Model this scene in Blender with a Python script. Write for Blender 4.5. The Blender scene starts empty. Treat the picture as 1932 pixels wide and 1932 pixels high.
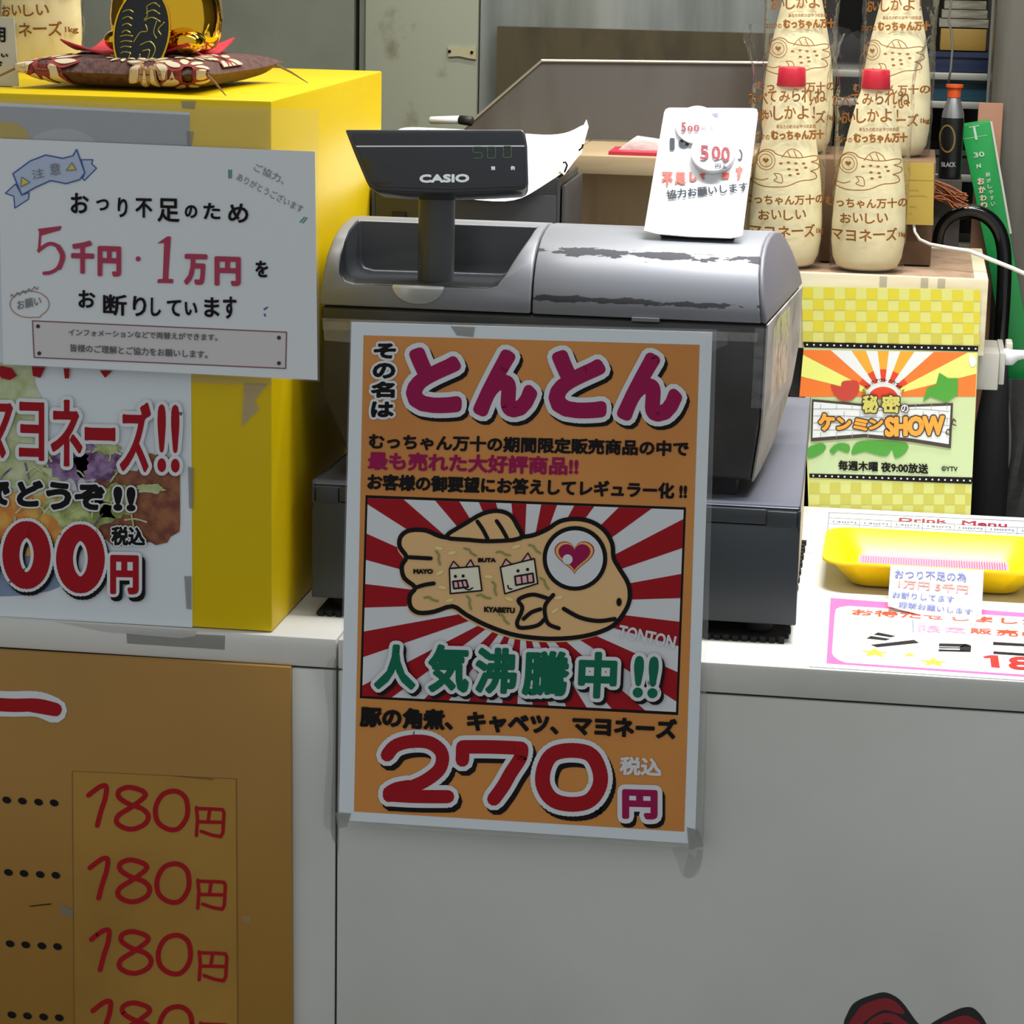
import bpy, bmesh, math, random
from mathutils import Vector, Matrix
random.seed(7)
S = bpy.context.scene
COL = S.collection

# ------------------------------------------------------------ camera, world, light, exposure
FPX = 4851.2                                   # focal length for a 1932 px wide frame
CAM = Vector((0.2261, -2.0339, 0.5927))        # counter top is z = 0, counter front is y = 0
YAW, PITCH, ROLL = -0.1473, 0.2270, -0.0203
_f = Vector((math.sin(YAW)*math.cos(PITCH), math.cos(YAW)*math.cos(PITCH), -math.sin(PITCH)))
_r = Vector((math.cos(YAW), -math.sin(YAW), 0))
_d = _f.cross(_r)
_c, _s = math.cos(ROLL), math.sin(ROLL)
RX, DN, FW = _c*_r+_s*_d, -_s*_r+_c*_d, _f
cd = bpy.data.cameras.new('camera'); cam = bpy.data.objects.new('camera', cd); COL.objects.link(cam)
cd.sensor_width = 36; cd.lens = FPX/1932*36; cd.clip_start = 0.05; cd.clip_end = 50
m = Matrix.Identity(4)
for i, v in enumerate((RX, -DN, -FW)):
    for j in range(3): m[j][i] = v[j]
m.translation = CAM
cam.matrix_world = m
S.camera = cam

w = bpy.data.worlds.new('world'); S.world = w; w.use_nodes = True
w.node_tree.nodes['Background'].inputs[0].default_value = (0.93, 0.97, 1.0, 1)
w.node_tree.nodes['Background'].inputs[1].default_value = 0.53

def area(name, loc, sx, sy, power, col=(1, 0.97, 0.9), rot=(0, 0, 0)):
    l = bpy.data.lights.new(name, 'AREA'); l.shape = 'RECTANGLE'; l.size = sx; l.size_y = sy
    l.energy = power; l.color = col
    o = bpy.data.objects.new(name, l); o.location = loc; o.rotation_euler = rot; COL.objects.link(o)
    return o
area('ceiling_tube_light', (0.15, 0.16, 1.28), 1.25, 0.05, 15, (1, 0.985, 0.95))
area('ceiling_tube_light', (0.0, 0.80, 1.42), 1.3, 0.05, 8, (1, 0.96, 0.86))
dl = area('added_counter_fill', (0.30, 0.16, 0.98), 0.5, 0.05, 2.6, (0.93, 0.95, 1.0)); dl.data.spread = math.radians(75)  # added fill that overexposes the counter top, no such lamp known
area('added_bottle_fill', (0.25, 0.48, 1.1), 0.4, 0.05, 3.8, (1, 0.97, 0.90)).data.spread = math.radians(110)  # added fill to brighten the bottles, not a lamp on the shelf

S.view_settings.view_transform = 'Standard'; S.view_settings.look = 'None'
S.view_settings.exposure = 0.0; S.view_settings.gamma = 1.0
S.view_settings.use_curve_mapping = False
S.render.film_transparent = False
S.cycles.max_bounces = 10; S.cycles.transparent_max_bounces = 24

# ------------------------------------------------------------ measuring helpers (photo pixel -> point on a real plane)
def ray(u, v): return RX*((u-966)/FPX) + DN*((v-966)/FPX) + FW
def atY(u, v, Y):
    d = ray(u, v); return CAM + d*((Y-CAM.y)/d.y)
def atZ(u, v, Z):
    d = ray(u, v); return CAM + d*((Z-CAM.z)/d.z)

# ------------------------------------------------------------ materials
def lin(c):
    return tuple(((x/255)/12.92 if x/255 <= 0.04045 else ((x/255+0.055)/1.055)**2.4) for x in c)
MATS = {}
def mat(name, rgb, rough=0.5, metal=0.0, c2=None, scale=8, lo=0.45, hi=0.7, detail=5, bump=0.0, bscale=60,
        stretch=(1, 1, 1), spec=0.5, alpha=1.0, coat=0.0, emit=None, trans=0.0):
    if name in MATS: return MATS[name]
    M = bpy.data.materials.new(name); M.use_nodes = True; nt = M.node_tree; N = nt.nodes; L = nt.links
    b = N['Principled BSDF']
    b.inputs['Base Color'].default_value = (*lin(rgb), 1)
    b.inputs['Roughness'].default_value = rough; b.inputs['Metallic'].default_value = metal
    b.inputs['Specular IOR Level'].default_value = spec; b.inputs['Alpha'].default_value = alpha
    b.inputs['Coat Weight'].default_value = coat; b.inputs['Coat Roughness'].default_value = 0.1
    b.inputs['Transmission Weight'].default_value = trans
    if emit:
        b.inputs['Emission Color'].default_value = (*lin(emit[0]), 1); b.inputs['Emission Strength'].default_value = emit[1]
    if c2 or bump:
        tc = N.new('ShaderNodeTexCoord'); mp = N.new('ShaderNodeMapping'); mp.inputs['Scale'].default_value = stretch
        L.new(tc.outputs['Object'], mp.inputs['Vector'])
    if c2:
        n = N.new('ShaderNodeTexNoise'); n.inputs['Scale'].default_value = scale; n.inputs['Detail'].default_value = detail
        L.new(mp.outputs[0], n.inputs['Vector'])
        r = N.new('ShaderNodeValToRGB'); r.color_ramp.elements[0].position = lo; r.color_ramp.elements[1].position = hi
        r.color_ramp.elements[0].color = (*lin(rgb), 1); r.color_ramp.elements[1].color = (*lin(c2), 1)
        L.new(n.outputs['Fac'], r.inputs['Fac']); L.new(r.outputs['Color'], b.inputs['Base Color'])
    if bump:
        n2 = N.new('ShaderNodeTexNoise'); n2.inputs['Scale'].default_value = bscale; n2.inputs['Detail'].default_value = 4
        L.new(mp.outputs[0], n2.inputs['Vector'])
        bp = N.new('ShaderNodeBump'); bp.inputs['Strength'].default_value = bump; bp.inputs['Distance'].default_value = 0.004
        L.new(n2.outputs['Fac'], bp.inputs['Height']); L.new(bp.outputs['Normal'], b.inputs['Normal'])
    MATS[name] = M
    return M
def film(name, a=0.12, rough=0.08, bump=0.4, bscale=30, tint=(255, 255, 255), amin=0.04, mul=0.9):
    """thin clear plastic: mostly see-through with a glossy skin"""
    if name in MATS: return MATS[name]
    M = bpy.data.materials.new(name); M.use_nodes = True; nt = M.node_tree; N = nt.nodes; L = nt.links
    for x in list(N):
        if x.type == 'BSDF_PRINCIPLED': N.remove(x)
    out = [x for x in N if x.type == 'OUTPUT_MATERIAL'][0]
    t = N.new('ShaderNodeBsdfTransparent'); t.inputs[0].default_value = (*lin(tint), 1)
    g = N.new('ShaderNodeBsdfGlossy'); g.inputs['Roughness'].default_value = rough
    df = N.new('ShaderNodeBsdfDiffuse'); df.inputs[0].default_value = (0.8, 0.8, 0.8, 1)
    tc = N.new('ShaderNodeTexCoord'); n = N.new('ShaderNodeTexNoise'); n.inputs['Scale'].default_value = bscale
    n.inputs['Detail'].default_value = 3
    L.new(tc.outputs['Object'], n.inputs['Vector'])
    bp = N.new('ShaderNodeBump'); bp.inputs['Strength'].default_value = bump; bp.inputs['Distance'].default_value = 0.01
    L.new(n.outputs['Fac'], bp.inputs['Height']); L.new(bp.outputs['Normal'], g.inputs['Normal'])
    fr = N.new('ShaderNodeFresnel'); fr.inputs['IOR'].default_value = 1.5; L.new(bp.outputs['Normal'], fr.inputs['Normal'])
    ad = N.new('ShaderNodeMath'); ad.operation = 'MULTIPLY_ADD'; ad.inputs[1].default_value = mul; ad.inputs[2].default_value = amin; ad.use_clamp = True
    L.new(fr.outputs[0], ad.inputs[0])
    m1 = N.new('ShaderNodeMixShader'); L.new(ad.outputs[0], m1.inputs[0]); L.new(t.outputs[0], m1.inputs[1]); L.new(g.outputs[0], m1.inputs[2])
    m2 = N.new('ShaderNodeMixShader'); m2.inputs[0].default_value = a; L.new(m1.outputs[0], m2.inputs[1]); L.new(df.outputs[0], m2.inputs[2])
    L.new(m2.outputs[0], out.inputs['Surface'])
    MATS[name] = M
    return M

# ------------------------------------------------------------ mesh helpers
ORG = {}
def tag(o, label=None, cat=None, group=None, kind=None):
    if label: o['label'] = label
    if cat: o['category'] = cat
    if group: o['group'] = group
    if kind: o['kind'] = kind
    return o
def thing(name, loc, label, cat, group=None):
    o = bpy.data.objects.new(name, None); o.empty_display_size = 0.02; COL.objects.link(o)
    o.location = loc; ORG[o.name] = Vector(loc)
    return tag(o, label, cat, group)
def origin(p): return ORG[p.name] if p is not None and p.name in ORG else Vector((0, 0, 0))
def link(name, verts, faces, mats, parent=None, fm=None, smooth=False, org=None):
    """verts in world coordinates; returns the linked mesh object"""
    o_ = origin(parent) if parent is not None else (Vector(org) if org is not None else Vector((0, 0, 0)))
    me = bpy.data.meshes.new(name)
    me.from_pydata([tuple(Vector(v)-o_) for v in verts], [], faces)
    if not isinstance(mats, (list, tuple)): mats = [mats]
    for m_ in mats: me.materials.append(m_)
    if fm: me.polygons.foreach_set('material_index', fm)
    if smooth: me.polygons.foreach_set('use_smooth', [True]*len(me.polygons))
    me.update()
    o = bpy.data.objects.new(name, me); COL.objects.link(o)
    if parent is not None: o.parent = parent
    else: o.location = o_
    ORG[o.name] = o_
    return o
def modded(o, bevel=0.0, seg=2, sub=0, cut=None, ang=35, smooth=True):
    """apply bevel / boolean / subdivision on an object and bake the result"""
    if cut is not None:
        b = o.modifiers.new('b', 'BOOLEAN'); b.object = cut; b.operation = 'DIFFERENCE'; b.solver = 'EXACT'; b.material_mode = 'TRANSFER'
    if bevel:
        b = o.modifiers.new('v', 'BEVEL'); b.width = bevel; b.segments = seg; b.limit_method = 'ANGLE'; b.angle_limit = math.radians(ang)
    if sub:
        b = o.modifiers.new('s', 'SUBSURF'); b.levels = sub; b.render_levels = sub
    bpy.context.view_layer.update()
    dg = bpy.context.evaluated_depsgraph_get()
    me = bpy.data.meshes.new_from_object(o.evaluated_get(dg))
    o.modifiers.clear(); o.data = me
    if smooth:
        me.polygons.foreach_set('use_smooth', [True]*len(me.polygons))
        bm = bmesh.new(); bm.from_mesh(me)
        for e in bm.edges:
            if len(e.link_faces) == 2 and e.calc_face_angle(0) > math.radians(ang): e.smooth = False
        bm.to_mesh(me); bm.free()
    if cut is not None: bpy.data.objects.remove(cut)
    return o
class MB:
    def __init__(s): s.v = []; s.f = []; s.m = []
    def add(s, vs, fs, mi=0):
        n = len(s.v); s.v += [Vector(x) for x in vs]; s.f += [tuple(i+n for i in f) for f in fs]; s.m += [mi]*len(fs)
    def box(s, a, b, mi=0):
        x0, y0, z0 = a; x1, y1, z1 = b
        s.add([(x0,y0,z0),(x1,y0,z0),(x1,y1,z0),(x0,y1,z0),(x0,y0,z1),(x1,y0,z1),(x1,y1,z1),(x0,y1,z1)],
              [(0,3,2,1),(4,5,6,7),(0,1,5,4),(1,2,6,5),(2,3,7,6),(3,0,4,7)], mi)
    def prism(s, pts, d, mi=0):
        """closed polygon of world points extruded by vector d"""
        n = len(pts); d = Vector(d); P = [Vector(p) for p in pts]
        s.add(P+[p+d for p in P], [tuple(range(n)), tuple(range(2*n-1, n-1, -1))]+[(i, i+n, (i+1) % n+n, (i+1) % n) for i in range(n)], mi)
    def tube(s, pts, r, seg=10, mi=0, cap=True):
        P = [Vector(p) for p in pts]; n = len(P); R = r if isinstance(r, (list, tuple)) else [r]*n
        up = Vector((0, 0, 1)); vs = []; prev = None
        for i in range(n):
            t = (P[min(i+1, n-1)]-P[max(i-1, 0)]).normalized()
            if prev is None:
                a = t.cross(up)
                if a.length < 0.01: a = t.cross(Vector((1, 0, 0)))
                a.normalize()
            else:
                a = (prev-t*prev.dot(t)).normalized()
            prev = a; b = t.cross(a)
            for k in range(seg):
                q = 2*math.pi*k/seg; vs.append(P[i]+(a*math.cos(q)+b*math.sin(q))*R[i])
        fs = [(i*seg+k, i*seg+(k+1) % seg, (i+1)*seg+(k+1) % seg, (i+1)*seg+k) for i in range(n-1) for k in range(seg)]
        if cap: fs += [tuple(range(seg-1, -1, -1)), tuple(range((n-1)*seg, n*seg))]
        s.add(vs, fs, mi)
    def lathe(s, c, prof, seg=32, mi=0, sx=1, sy=1, ax=None):
        """prof [(r, h)] around axis z (or ax) at c"""
        c = Vector(c)
        if ax is None: A, B, H = Vector((1, 0, 0)), Vector((0, 1, 0)), Vector((0, 0, 1))
        else:
            H = Vector(ax).normalized(); A = H.orthogonal().normalized(); B = H.cross(A)
        vs = []; fs = []; n = len(prof)
        for r, h in prof:
            for k in range(seg):
                q = 2*math.pi*k/seg; vs.append(c+A*(r*sx*math.cos(q))+B*(r*sy*math.sin(q))+H*h)
        for i in range(n-1):
            for k in range(seg):
                fs.append((i*seg+k, i*seg+(k+1) % seg, (i+1)*seg+(k+1) % seg, (i+1)*seg+k))
        fs += [tuple(range(seg-1, -1, -1)), tuple(range((n-1)*seg, n*seg))]
        s.add(vs, fs, mi)
    def build(s, name, mats, parent=None, smooth=False, org=None):
        return link(name, s.v, s.f, mats, parent, s.m, smooth, org)
def ball(mb, c, rx, ry, rz, seg=24, rings=14, mi=0):
    mb.lathe(c, [(math.sin(math.pi*i/rings)*1.0+1e-5, -math.cos(math.pi*i/rings)*rz) for i in range(rings+1)], seg, mi, rx, ry)

# ------------------------------------------------------------ flat print: lettering and drawings laid on a real surface
_tc = {}
def glyph(s):
    if s in _tc: return _tc[s]
    c = bpy.data.curves.new('t', 'FONT'); c.body = s; c.size = 1; c.resolution_u = 3
    o = bpy.data.objects.new('t', c); COL.objects.link(o)
    dg = bpy.context.evaluated_depsgraph_get()
    me = bpy.data.meshes.new_from_object(o.evaluated_get(dg))
    vs = [(v.co.x, v.co.y) for v in me.vertices]; fs = [tuple(p.vertices) for p in me.polygons]
    bpy.data.objects.remove(o); bpy.data.curves.remove(c); bpy.data.meshes.remove(me)
    cnt = {}
    for f in fs:
        for i in range(len(f)):
            e = (f[i], f[(i+1) % len(f)]); k = (min(e), max(e)); cnt[k] = cnt.get(k, 0)+1
    bd = [k for k, n in cnt.items() if n == 1]
    _tc[s] = (vs, fs, bd)
    return _tc[s]
class Print:
    """collects 2-D shapes given in photo pixels and lays them on the sheet's own plane / surface, one part per name"""
    def __init__(s, surf, nrm, step=0.00022):
        s.surf = surf; s.n = nrm; s.step = step; s.parts = {}
    def _p(s, part): return s.parts.setdefault(part, ([], [], [], []))
    def _add(s, part, pts, faces, m_, layer):
        V, F, MI, ML = s._p(part)
        if m_ not in ML: ML.append(m_)
        n = len(V)
        for (x, y) in pts:
            p = s.surf(x, y); V.append(p + (s.n(p) if callable(s.n) else s.n)*(s.step*layer))
        # keep faces turned to the viewer side
        for f in faces:
            F.append(tuple(i+n for i in f)); MI.append(ML.index(m_))
    def poly(s, part, pts, m_, layer=1): s._add(part, pts, [tuple(range(len(pts)))], m_, layer)
    def disc(s, part, x, y, rx, ry, m_, layer=1, n=24, rot=0):
        c, q = math.cos(rot), math.sin(rot)
        s.poly(part, [(x+rx*math.cos(a)*c-ry*math.sin(a)*q, y+rx*math.cos(a)*q+ry*math.sin(a)*c) for a in [2*math.pi*k/n for k in range(n)]], m_, layer)
    def _stroke(s, part, segs, pts, r, m_, layer, jit=0.35, asp=1.0):
        n = 10
        for (a, b) in segs:
            (x0, y0), (x1, y1) = pts[a], pts[b]; l = math.hypot(x1-x0, y1-y0)
            if l < 1e-6: continue
            nx, ny = -(y1-y0)/l*r, (x1-x0)/l*r*1.0
            s._add(part, [(x0+nx, y0+ny*asp), (x0-nx, y0-ny*asp), (x1-nx, y1-ny*asp), (x1+nx, y1+ny*asp)], [(0, 1, 2, 3)], m_, layer+random.random()*jit)
        used = set([i for e in segs for i in e])
        for i in used:
            x, y = pts[i]
            s._add(part, [(x+r*math.cos(6.2832*k/n), y+r*asp*math.sin(6.2832*k/n)) for k in range(n)], [tuple(range(n))], m_, layer+random.random()*jit)
    def line(s, part, pts, r, m_, layer=1, closed=False):
        k = len(pts); seg = [(i, i+1) for i in range(k-1)]+([(k-1, 0)] if closed else [])
        s._stroke(part, seg, pts, r, m_, layer)
    def curve(s, part, pts, r, m_, layer=1, closed=False, n=5):
        s.line(part, smoothpts(pts, closed, n), r, m_, layer, closed)
    def text(s, part, t, TL, TR, BL, m_, layer=2, r=0.0, out=None, ro=0, shadow=None, sh=(0, 0), asp=1.0):
        """fit the lettering's bounding box (with its stroke r) on the parallelogram TL, TR, BL"""
        vs, fs, bd = glyph(t)
        x0 = min(v[0] for v in vs); x1 = max(v[0] for v in vs); y0 = min(v[1] for v in vs); y1 = max(v[1] for v in vs)
        if y1-y0 < 0.12 : y0 -= 0.02
        w_ = math.hypot(TR[0]-TL[0], TR[1]-TL[1]); h_ = math.hypot(BL[0]-TL[0], BL[1]-TL[1])
        fx, fy = r/w_, r*asp/h_
        pts = []
        for (x, y) in vs:
            a = (x-x0)/(x1-x0); b = (y1-y)/(y1-y0); a = fx+a*(1-2*fx); b = fy+b*(1-2*fy)
            pts.append((TL[0]+a*(TR[0]-TL[0])+b*(BL[0]-TL[0]), TL[1]+a*(TR[1]-TL[1])+b*(BL[1]-TL[1])))
        if shadow is not None:
            q = [(x+sh[0], y+sh[1]) for x, y in pts]
            s._add(part, q, fs, shadow, layer); s._stroke(part, bd, q, r+ro, shadow, layer+0.1, asp=asp)
        if out is not None:
            s._add(part, pts, fs, out, layer+1); s._stroke(part, bd, pts, r+ro, out, layer+1.1, asp=asp)
        s._add(part, pts, fs, m_, layer+2)
        if r > 0: s._stroke(part, bd, pts, r, m_, layer+2.1, asp=asp)
    def box(s, part, t, x0, y0, x1, y1, m_, sk=0, sl=0, **k):
        """glyph box from corner pixels; sk = slant px, sl = slope px over the width"""
        s.text(part, t, (x0+sk, y0), (x1+(sk if sk else 0), y0+sl), (x0, y1), m_, **k) if not sk else s.text(part, t, (x0+sk, y0), (x1, y0+sl), (x0, y1), m_, **k)
    def build(s, parent, smooth=False):
        out = {}
        for name, (V, F, MI, ML) in s.parts.items(): out[name] = link(name.split('#')[0], V, F, ML, parent, MI)
        return out
def smoothpts(pts, closed=False, n=5):
    k = len(pts); out = []
    for i in range(k if closed else k-1):
        g = lambda j: pts[j % k] if closed else pts[max(0, min(k-1, j))]
        p0, p1, p2, p3 = g(i-1), g(i), g(i+1), g(i+2)
        for a in range(n):
            t = a/n
            out.append(tuple(0.5*((2*p1[c])+(-p0[c]+p2[c])*t+(2*p0[c]-5*p1[c]+4*p2[c]-p3[c])*t*t+(-p0[c]+3*p1[c]-3*p2[c]+p3[c])*t**3) for c in range(2)))
    if not closed: out.append(tuple(pts[-1]))
    return out
def plane3(a, b, c):
    """plane through three (px, py, Y) measurements -> (surface function, unit normal facing the street)"""
    A, B, C = [atY(*q) for q in (a, b, c)]
    n = (B-A).cross(C-A).normalized()
    if n.dot(CAM-A) < 0: n = -n
    def f(u, v):
        d = ray(u, v); return CAM + d*((A-CAM).dot(n)/d.dot(n))
    return f, n
def planeZ(z): return (lambda u, v: atZ(u, v, z)), Vector((0, 0, 1))
def Z(sc, ox, oy):
    """converts coordinates read off an enlargement back to photo pixels"""
    return lambda *q: [(ox+q[i]/sc, oy+q[i+1]/sc) for i in range(0, len(q), 2)]
def sheet(name, surf, n, corners, m_, th, parent, rad=0):
    pts = [surf(*c)-n*0.0 for c in corners]
    mb = MB(); mb.prism(pts, -n*th); return mb.build(name, m_, parent)

# ---- shared materials
white_lam = mat('white laminate', (208, 207, 200), 0.45, c2=(188, 188, 180), scale=5, lo=0.4, hi=0.75)
counter_white = mat('white counter paint', (200, 201, 194), 0.5, c2=(180, 181, 172), scale=3.5, lo=0.45, hi=0.8)
paper = mat('white print paper', (217, 224, 227), 0.35, coat=0.2)
ink = mat('black ink', (16, 10, 12), 0.6, spec=0.2)
magenta = mat('magenta ink', (152, 14, 76), 0.55, spec=0.2)
red = mat('deep red ink', (158, 12, 26), 0.55, spec=0.2)
orange = mat('ochre print', (208, 136, 58), 0.4, c2=(196, 124, 48), scale=6)
green = mat('green ink', (4, 104, 74), 0.55, spec=0.2)
tan = mat('tan ink', (226, 182, 122), 0.45)
pwhite = mat('white ink', (214, 217, 219), 0.4)
brown = mat('brown package ink', (128, 78, 18), 0.5)
tape = film('grey old tape', a=0.10, rough=0.5, bump=0.2, tint=(246, 245, 242), mul=0.3, amin=0.0)
gum = mat('grey tape gum', (138, 138, 130), 0.7, alpha=0.6, spec=0.2)
clear = film('clear film', a=0.03, rough=0.12, bump=0.25, bscale=12, amin=0.0)

# ============================================================ SETTING
def struct(name, mb, m_, org=(0, 0, 0)):
    o = mb.build(name, m_, None, org=org); o['kind'] = 'structure'; return o
concrete = mat('grey floor', (120, 118, 112), 0.7, c2=(95, 92, 88), scale=4)
mb = MB(); mb.box((-3, -3, -1.0), (3, 2.2, -0.95)); struct('floor', mb, concrete)
# back wall: painted steel partition boards with a black gap, then a galvanised sheet
wallg = mat('grey green steel paint', (128, 133, 118), 0.45, c2=(96, 100, 88), scale=5, lo=0.5, hi=0.85, bump=0.1, bscale=15)
wallg2 = mat('pale green steel paint', (168, 172, 152), 0.4, c2=(120, 112, 80), scale=22, lo=0.62, hi=0.8, bump=0.15, bscale=12)
galv = mat('galvanised steel', (176, 182, 180), 0.3, metal=0.45, c2=(124, 130, 124), scale=3, stretch=(6, 1, 0.6), lo=0.35, hi=0.7, bump=0.1, bscale=20)
dark = mat('dark recess', (24, 24, 24), 0.7)
WY = 1.25
def wx(px): return atY(px, 60, WY).x
mb = MB(); mb.box((-3, WY+0.02, -0.95), (3, WY+0.08, 1.6)); struct('wall_back', mb, dark)
for nm, a, b, y, m_ in (('trim_1', -700, 668, WY, wallg), ('trim_2', 676, 689, WY+0.004, wallg), ('trim_3', 690, 903, WY-0.004, wallg2), ('trim_4', 905, 1480, WY, galv)):
    mb = MB(); mb.box((wx(a), y, -0.95), (wx(b), WY+0.02, 1.6)); o = struct(nm, mb, m_); modded(o, 0.002)
mb = MB(); mb.box((-3, 0.0, 1.6), (3, 1.35, 1.66)); struct('ceiling', mb, mat('ceiling board', (150, 148, 140), 0.8))
mb = MB(); mb.box((1.5, 0.0, -0.95), (1.56, 1.3, 1.6)); struct('wall_right', mb, mat('dim side wall', (90, 88, 84), 0.8))
mb = MB(); mb.box((-1.56, 0.0, -0.95), (-1.5, 1.3, 1.6)); struct('wall_left', mb, mat('dim side wall', (90, 88, 84), 0.8))

# ============================================================ COUNTER
T = 0.0255
ct = thing('service_counter', (0, 0.3, -0.95), 'long white laminate service counter holding the register, yellow box and coin tray', 'counter')
xj = atY(636, 1230, 0).x
mb = MB(); mb.box((-1.2, 0, -T), (xj-0.0007, 0.604, 0)); modded(mb.build('countertop', white_lam, ct), 0.0012)
mb = MB(); mb.box((xj+0.0007, 0, -T), (1.2, 0.604, 0)); modded(mb.build('countertop', white_lam, ct), 0.0012)
mb = MB(); mb.box((-1.2, 0.004, -0.95), (1.2, 0.58, -T)); mb.build('carcass', mat('counter core', (60, 60, 56), 0.8), ct)
mb = MB(); mb.box((-1.2, 0.0, -0.95), (xj-0.0009, 0.004, -T-0.0018)); modded(mb.build('front_panel', counter_white, ct), 0.0008)
mb = MB(); mb.box((xj+0.0009, 0.0, -0.95), (1.2, 0.004, -T-0.0018)); modded(mb.build('front_panel', counter_white, ct), 0.0008)
# flower decal low on the front, cut by the frame
f0, n0 = plane3((0, 1500, 0), (1900, 1500, 0), (900, 1900, 0)); n0 = Vector((0, -1, 0))
pr = Print(f0, n0)
fk = mat('decal black', (30, 28, 30), 0.5); fr_ = mat('decal red', (138, 28, 36), 0.5)
z8 = Z(5.194, 1560, 1780)
pr.poly('flower_decal', smoothpts(z8(165,789, 200,690, 250,600, 330,545, 440,505, 530,480, 600,485, 690,530, 760,600, 810,670, 860,740, 905,789, 990,830, 1030,780, 1150,710, 1270,650, 1350,625, 1430,630, 1500,690, 1560,780, 1600,900, 1500,1150, 1000,1300, 400,1200, 170,1000), True, 3), fk, 1)
pr.poly('flower_decal', smoothpts(z8(215,789, 270,700, 340,610, 450,560, 540,535, 620,540, 700,590, 765,680, 700,685, 640,665, 560,650, 470,690, 400,740, 350,789, 300,900, 260,860), True, 3), fr_, 2)
pr.poly('flower_decal', smoothpts(z8(390,789, 480,710, 570,680, 660,690, 740,740, 800,789, 820,900, 600,1000, 420,900), True, 3), fr_, 2)
pr.poly('flower_decal', smoothpts(z8(480,830, 560,775, 640,780, 680,820, 600,850), True, 3), fk, 3)
pr.poly('flower_decal', smoothpts(z8(1110,800, 1200,750, 1300,710, 1380,705, 1450,740, 1510,789, 1500,950, 1200,1000), True, 3), fr_, 2)
pr.build(ct)
# grubby tape left on the counter's edge
pr = Print(f0, n0)
pr.poly('tape_residue#0', [(238,1190),(425,1199),(424,1226),(240,1214)], gum, 1)
pr.poly('tape_residue#1', [(100,1172),(372,1190),(368,1200),(340,1204),(200,1192)], film('brown tape gum', a=0.5, rough=0.5, tint=(205,198,178)), 2)
pr.build(ct)

pr = Print(f0, n0)
grime_shade = mat('grey grime', (110, 108, 98), 0.8, alpha=0.22, spec=0.1); grime_shade2 = mat('faint grime', (110, 108, 98), 0.8, alpha=0.10, spec=0.1)  # joint dirt plus shade beside the poster, painted as grey patches
pr.poly('grime_shade#1', smoothpts([(628,1266),(640,1266),(640,1590),(634,1592),(624,1560),(629,1400)], True, 3), grime_shade, 1)
pr.poly('grime_shade#2', smoothpts([(612,1266),(640,1264),(640,1570),(622,1566),(610,1540),(620,1380)], True, 3), grime_shade2, 0.5)
pr.poly('grime_shade#3', smoothpts([(1322,1262),(1334,1262),(1330,1500),(1322,1640),(1290,1652),(1300,1610),(1318,1590)], True, 3), grime_shade2, 0.5)
pr.poly('grime_shade#4', smoothpts([(1270,1598),(1325,1606),(1312,1648),(1290,1656),(1276,1620)], True, 3), grime_shade2, 1)
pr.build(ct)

# menu board on the counter front
mt = thing('menu_board', atY(270, 1600, -0.004), 'ochre menu board screwed to the counter front with four red 180 yen prices', 'sign')
bo = mat('menu board ochre', (166, 122, 46), 0.4, c2=(150, 108, 40), scale=3, lo=0.35, hi=0.75)
fm_, nm_ = plane3((0, 1500, -0.007), (1900, 1500, -0.007), (900, 1900, -0.007)); nm_ = Vector((0, -1, 0))
mb = MB(); a = fm_(-60, 1224); b = fm_(548, 1259.5); c = fm_(552, 2100); d = fm_(-60, 2100)
mb.prism([a, b, c, d], (0, 0.0068, 0)); modded(mb.build('board', bo, mt), 0.0006)
pr = Print(fm_, nm_)
strip = mat('menu strip ochre', (172, 128, 50), 0.32, c2=(150, 110, 42), scale=5)
pr.poly('price_strip', [(137,1455),(446,1470),(449,1990),(141,1990)], strip, 2)
pr.poly('price_strip', [(136,1454),(447,1469),(447,1470.5),(136,1455.5)], mat('strip edge', (120,86,30), 0.5), 1)
for q in ((137,1455,141,1990), (446,1470,449,1990)): pr.poly('price_strip', [(q[0]-0.8,q[1]),(q[0]+0.6,q[1]),(q[2]+0.6,q[3]),(q[2]-0.8,q[3])], mat('strip edge', (120,86,30), 0.5), 3)
mred = mat('menu red', (160, 22, 28), 0.6, spec=0.15)
pr.curve('heading', [(-50,1325),(20,1328),(70,1328),(103,1340)], 24, pwhite, 2)
pr.curve('heading', [(-50,1325),(20,1330),(70,1330),(105,1338)], 12.5, mred, 4)
pr.line('heading', [(60,1333),(106,1341)], 10, mred, 4)
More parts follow.
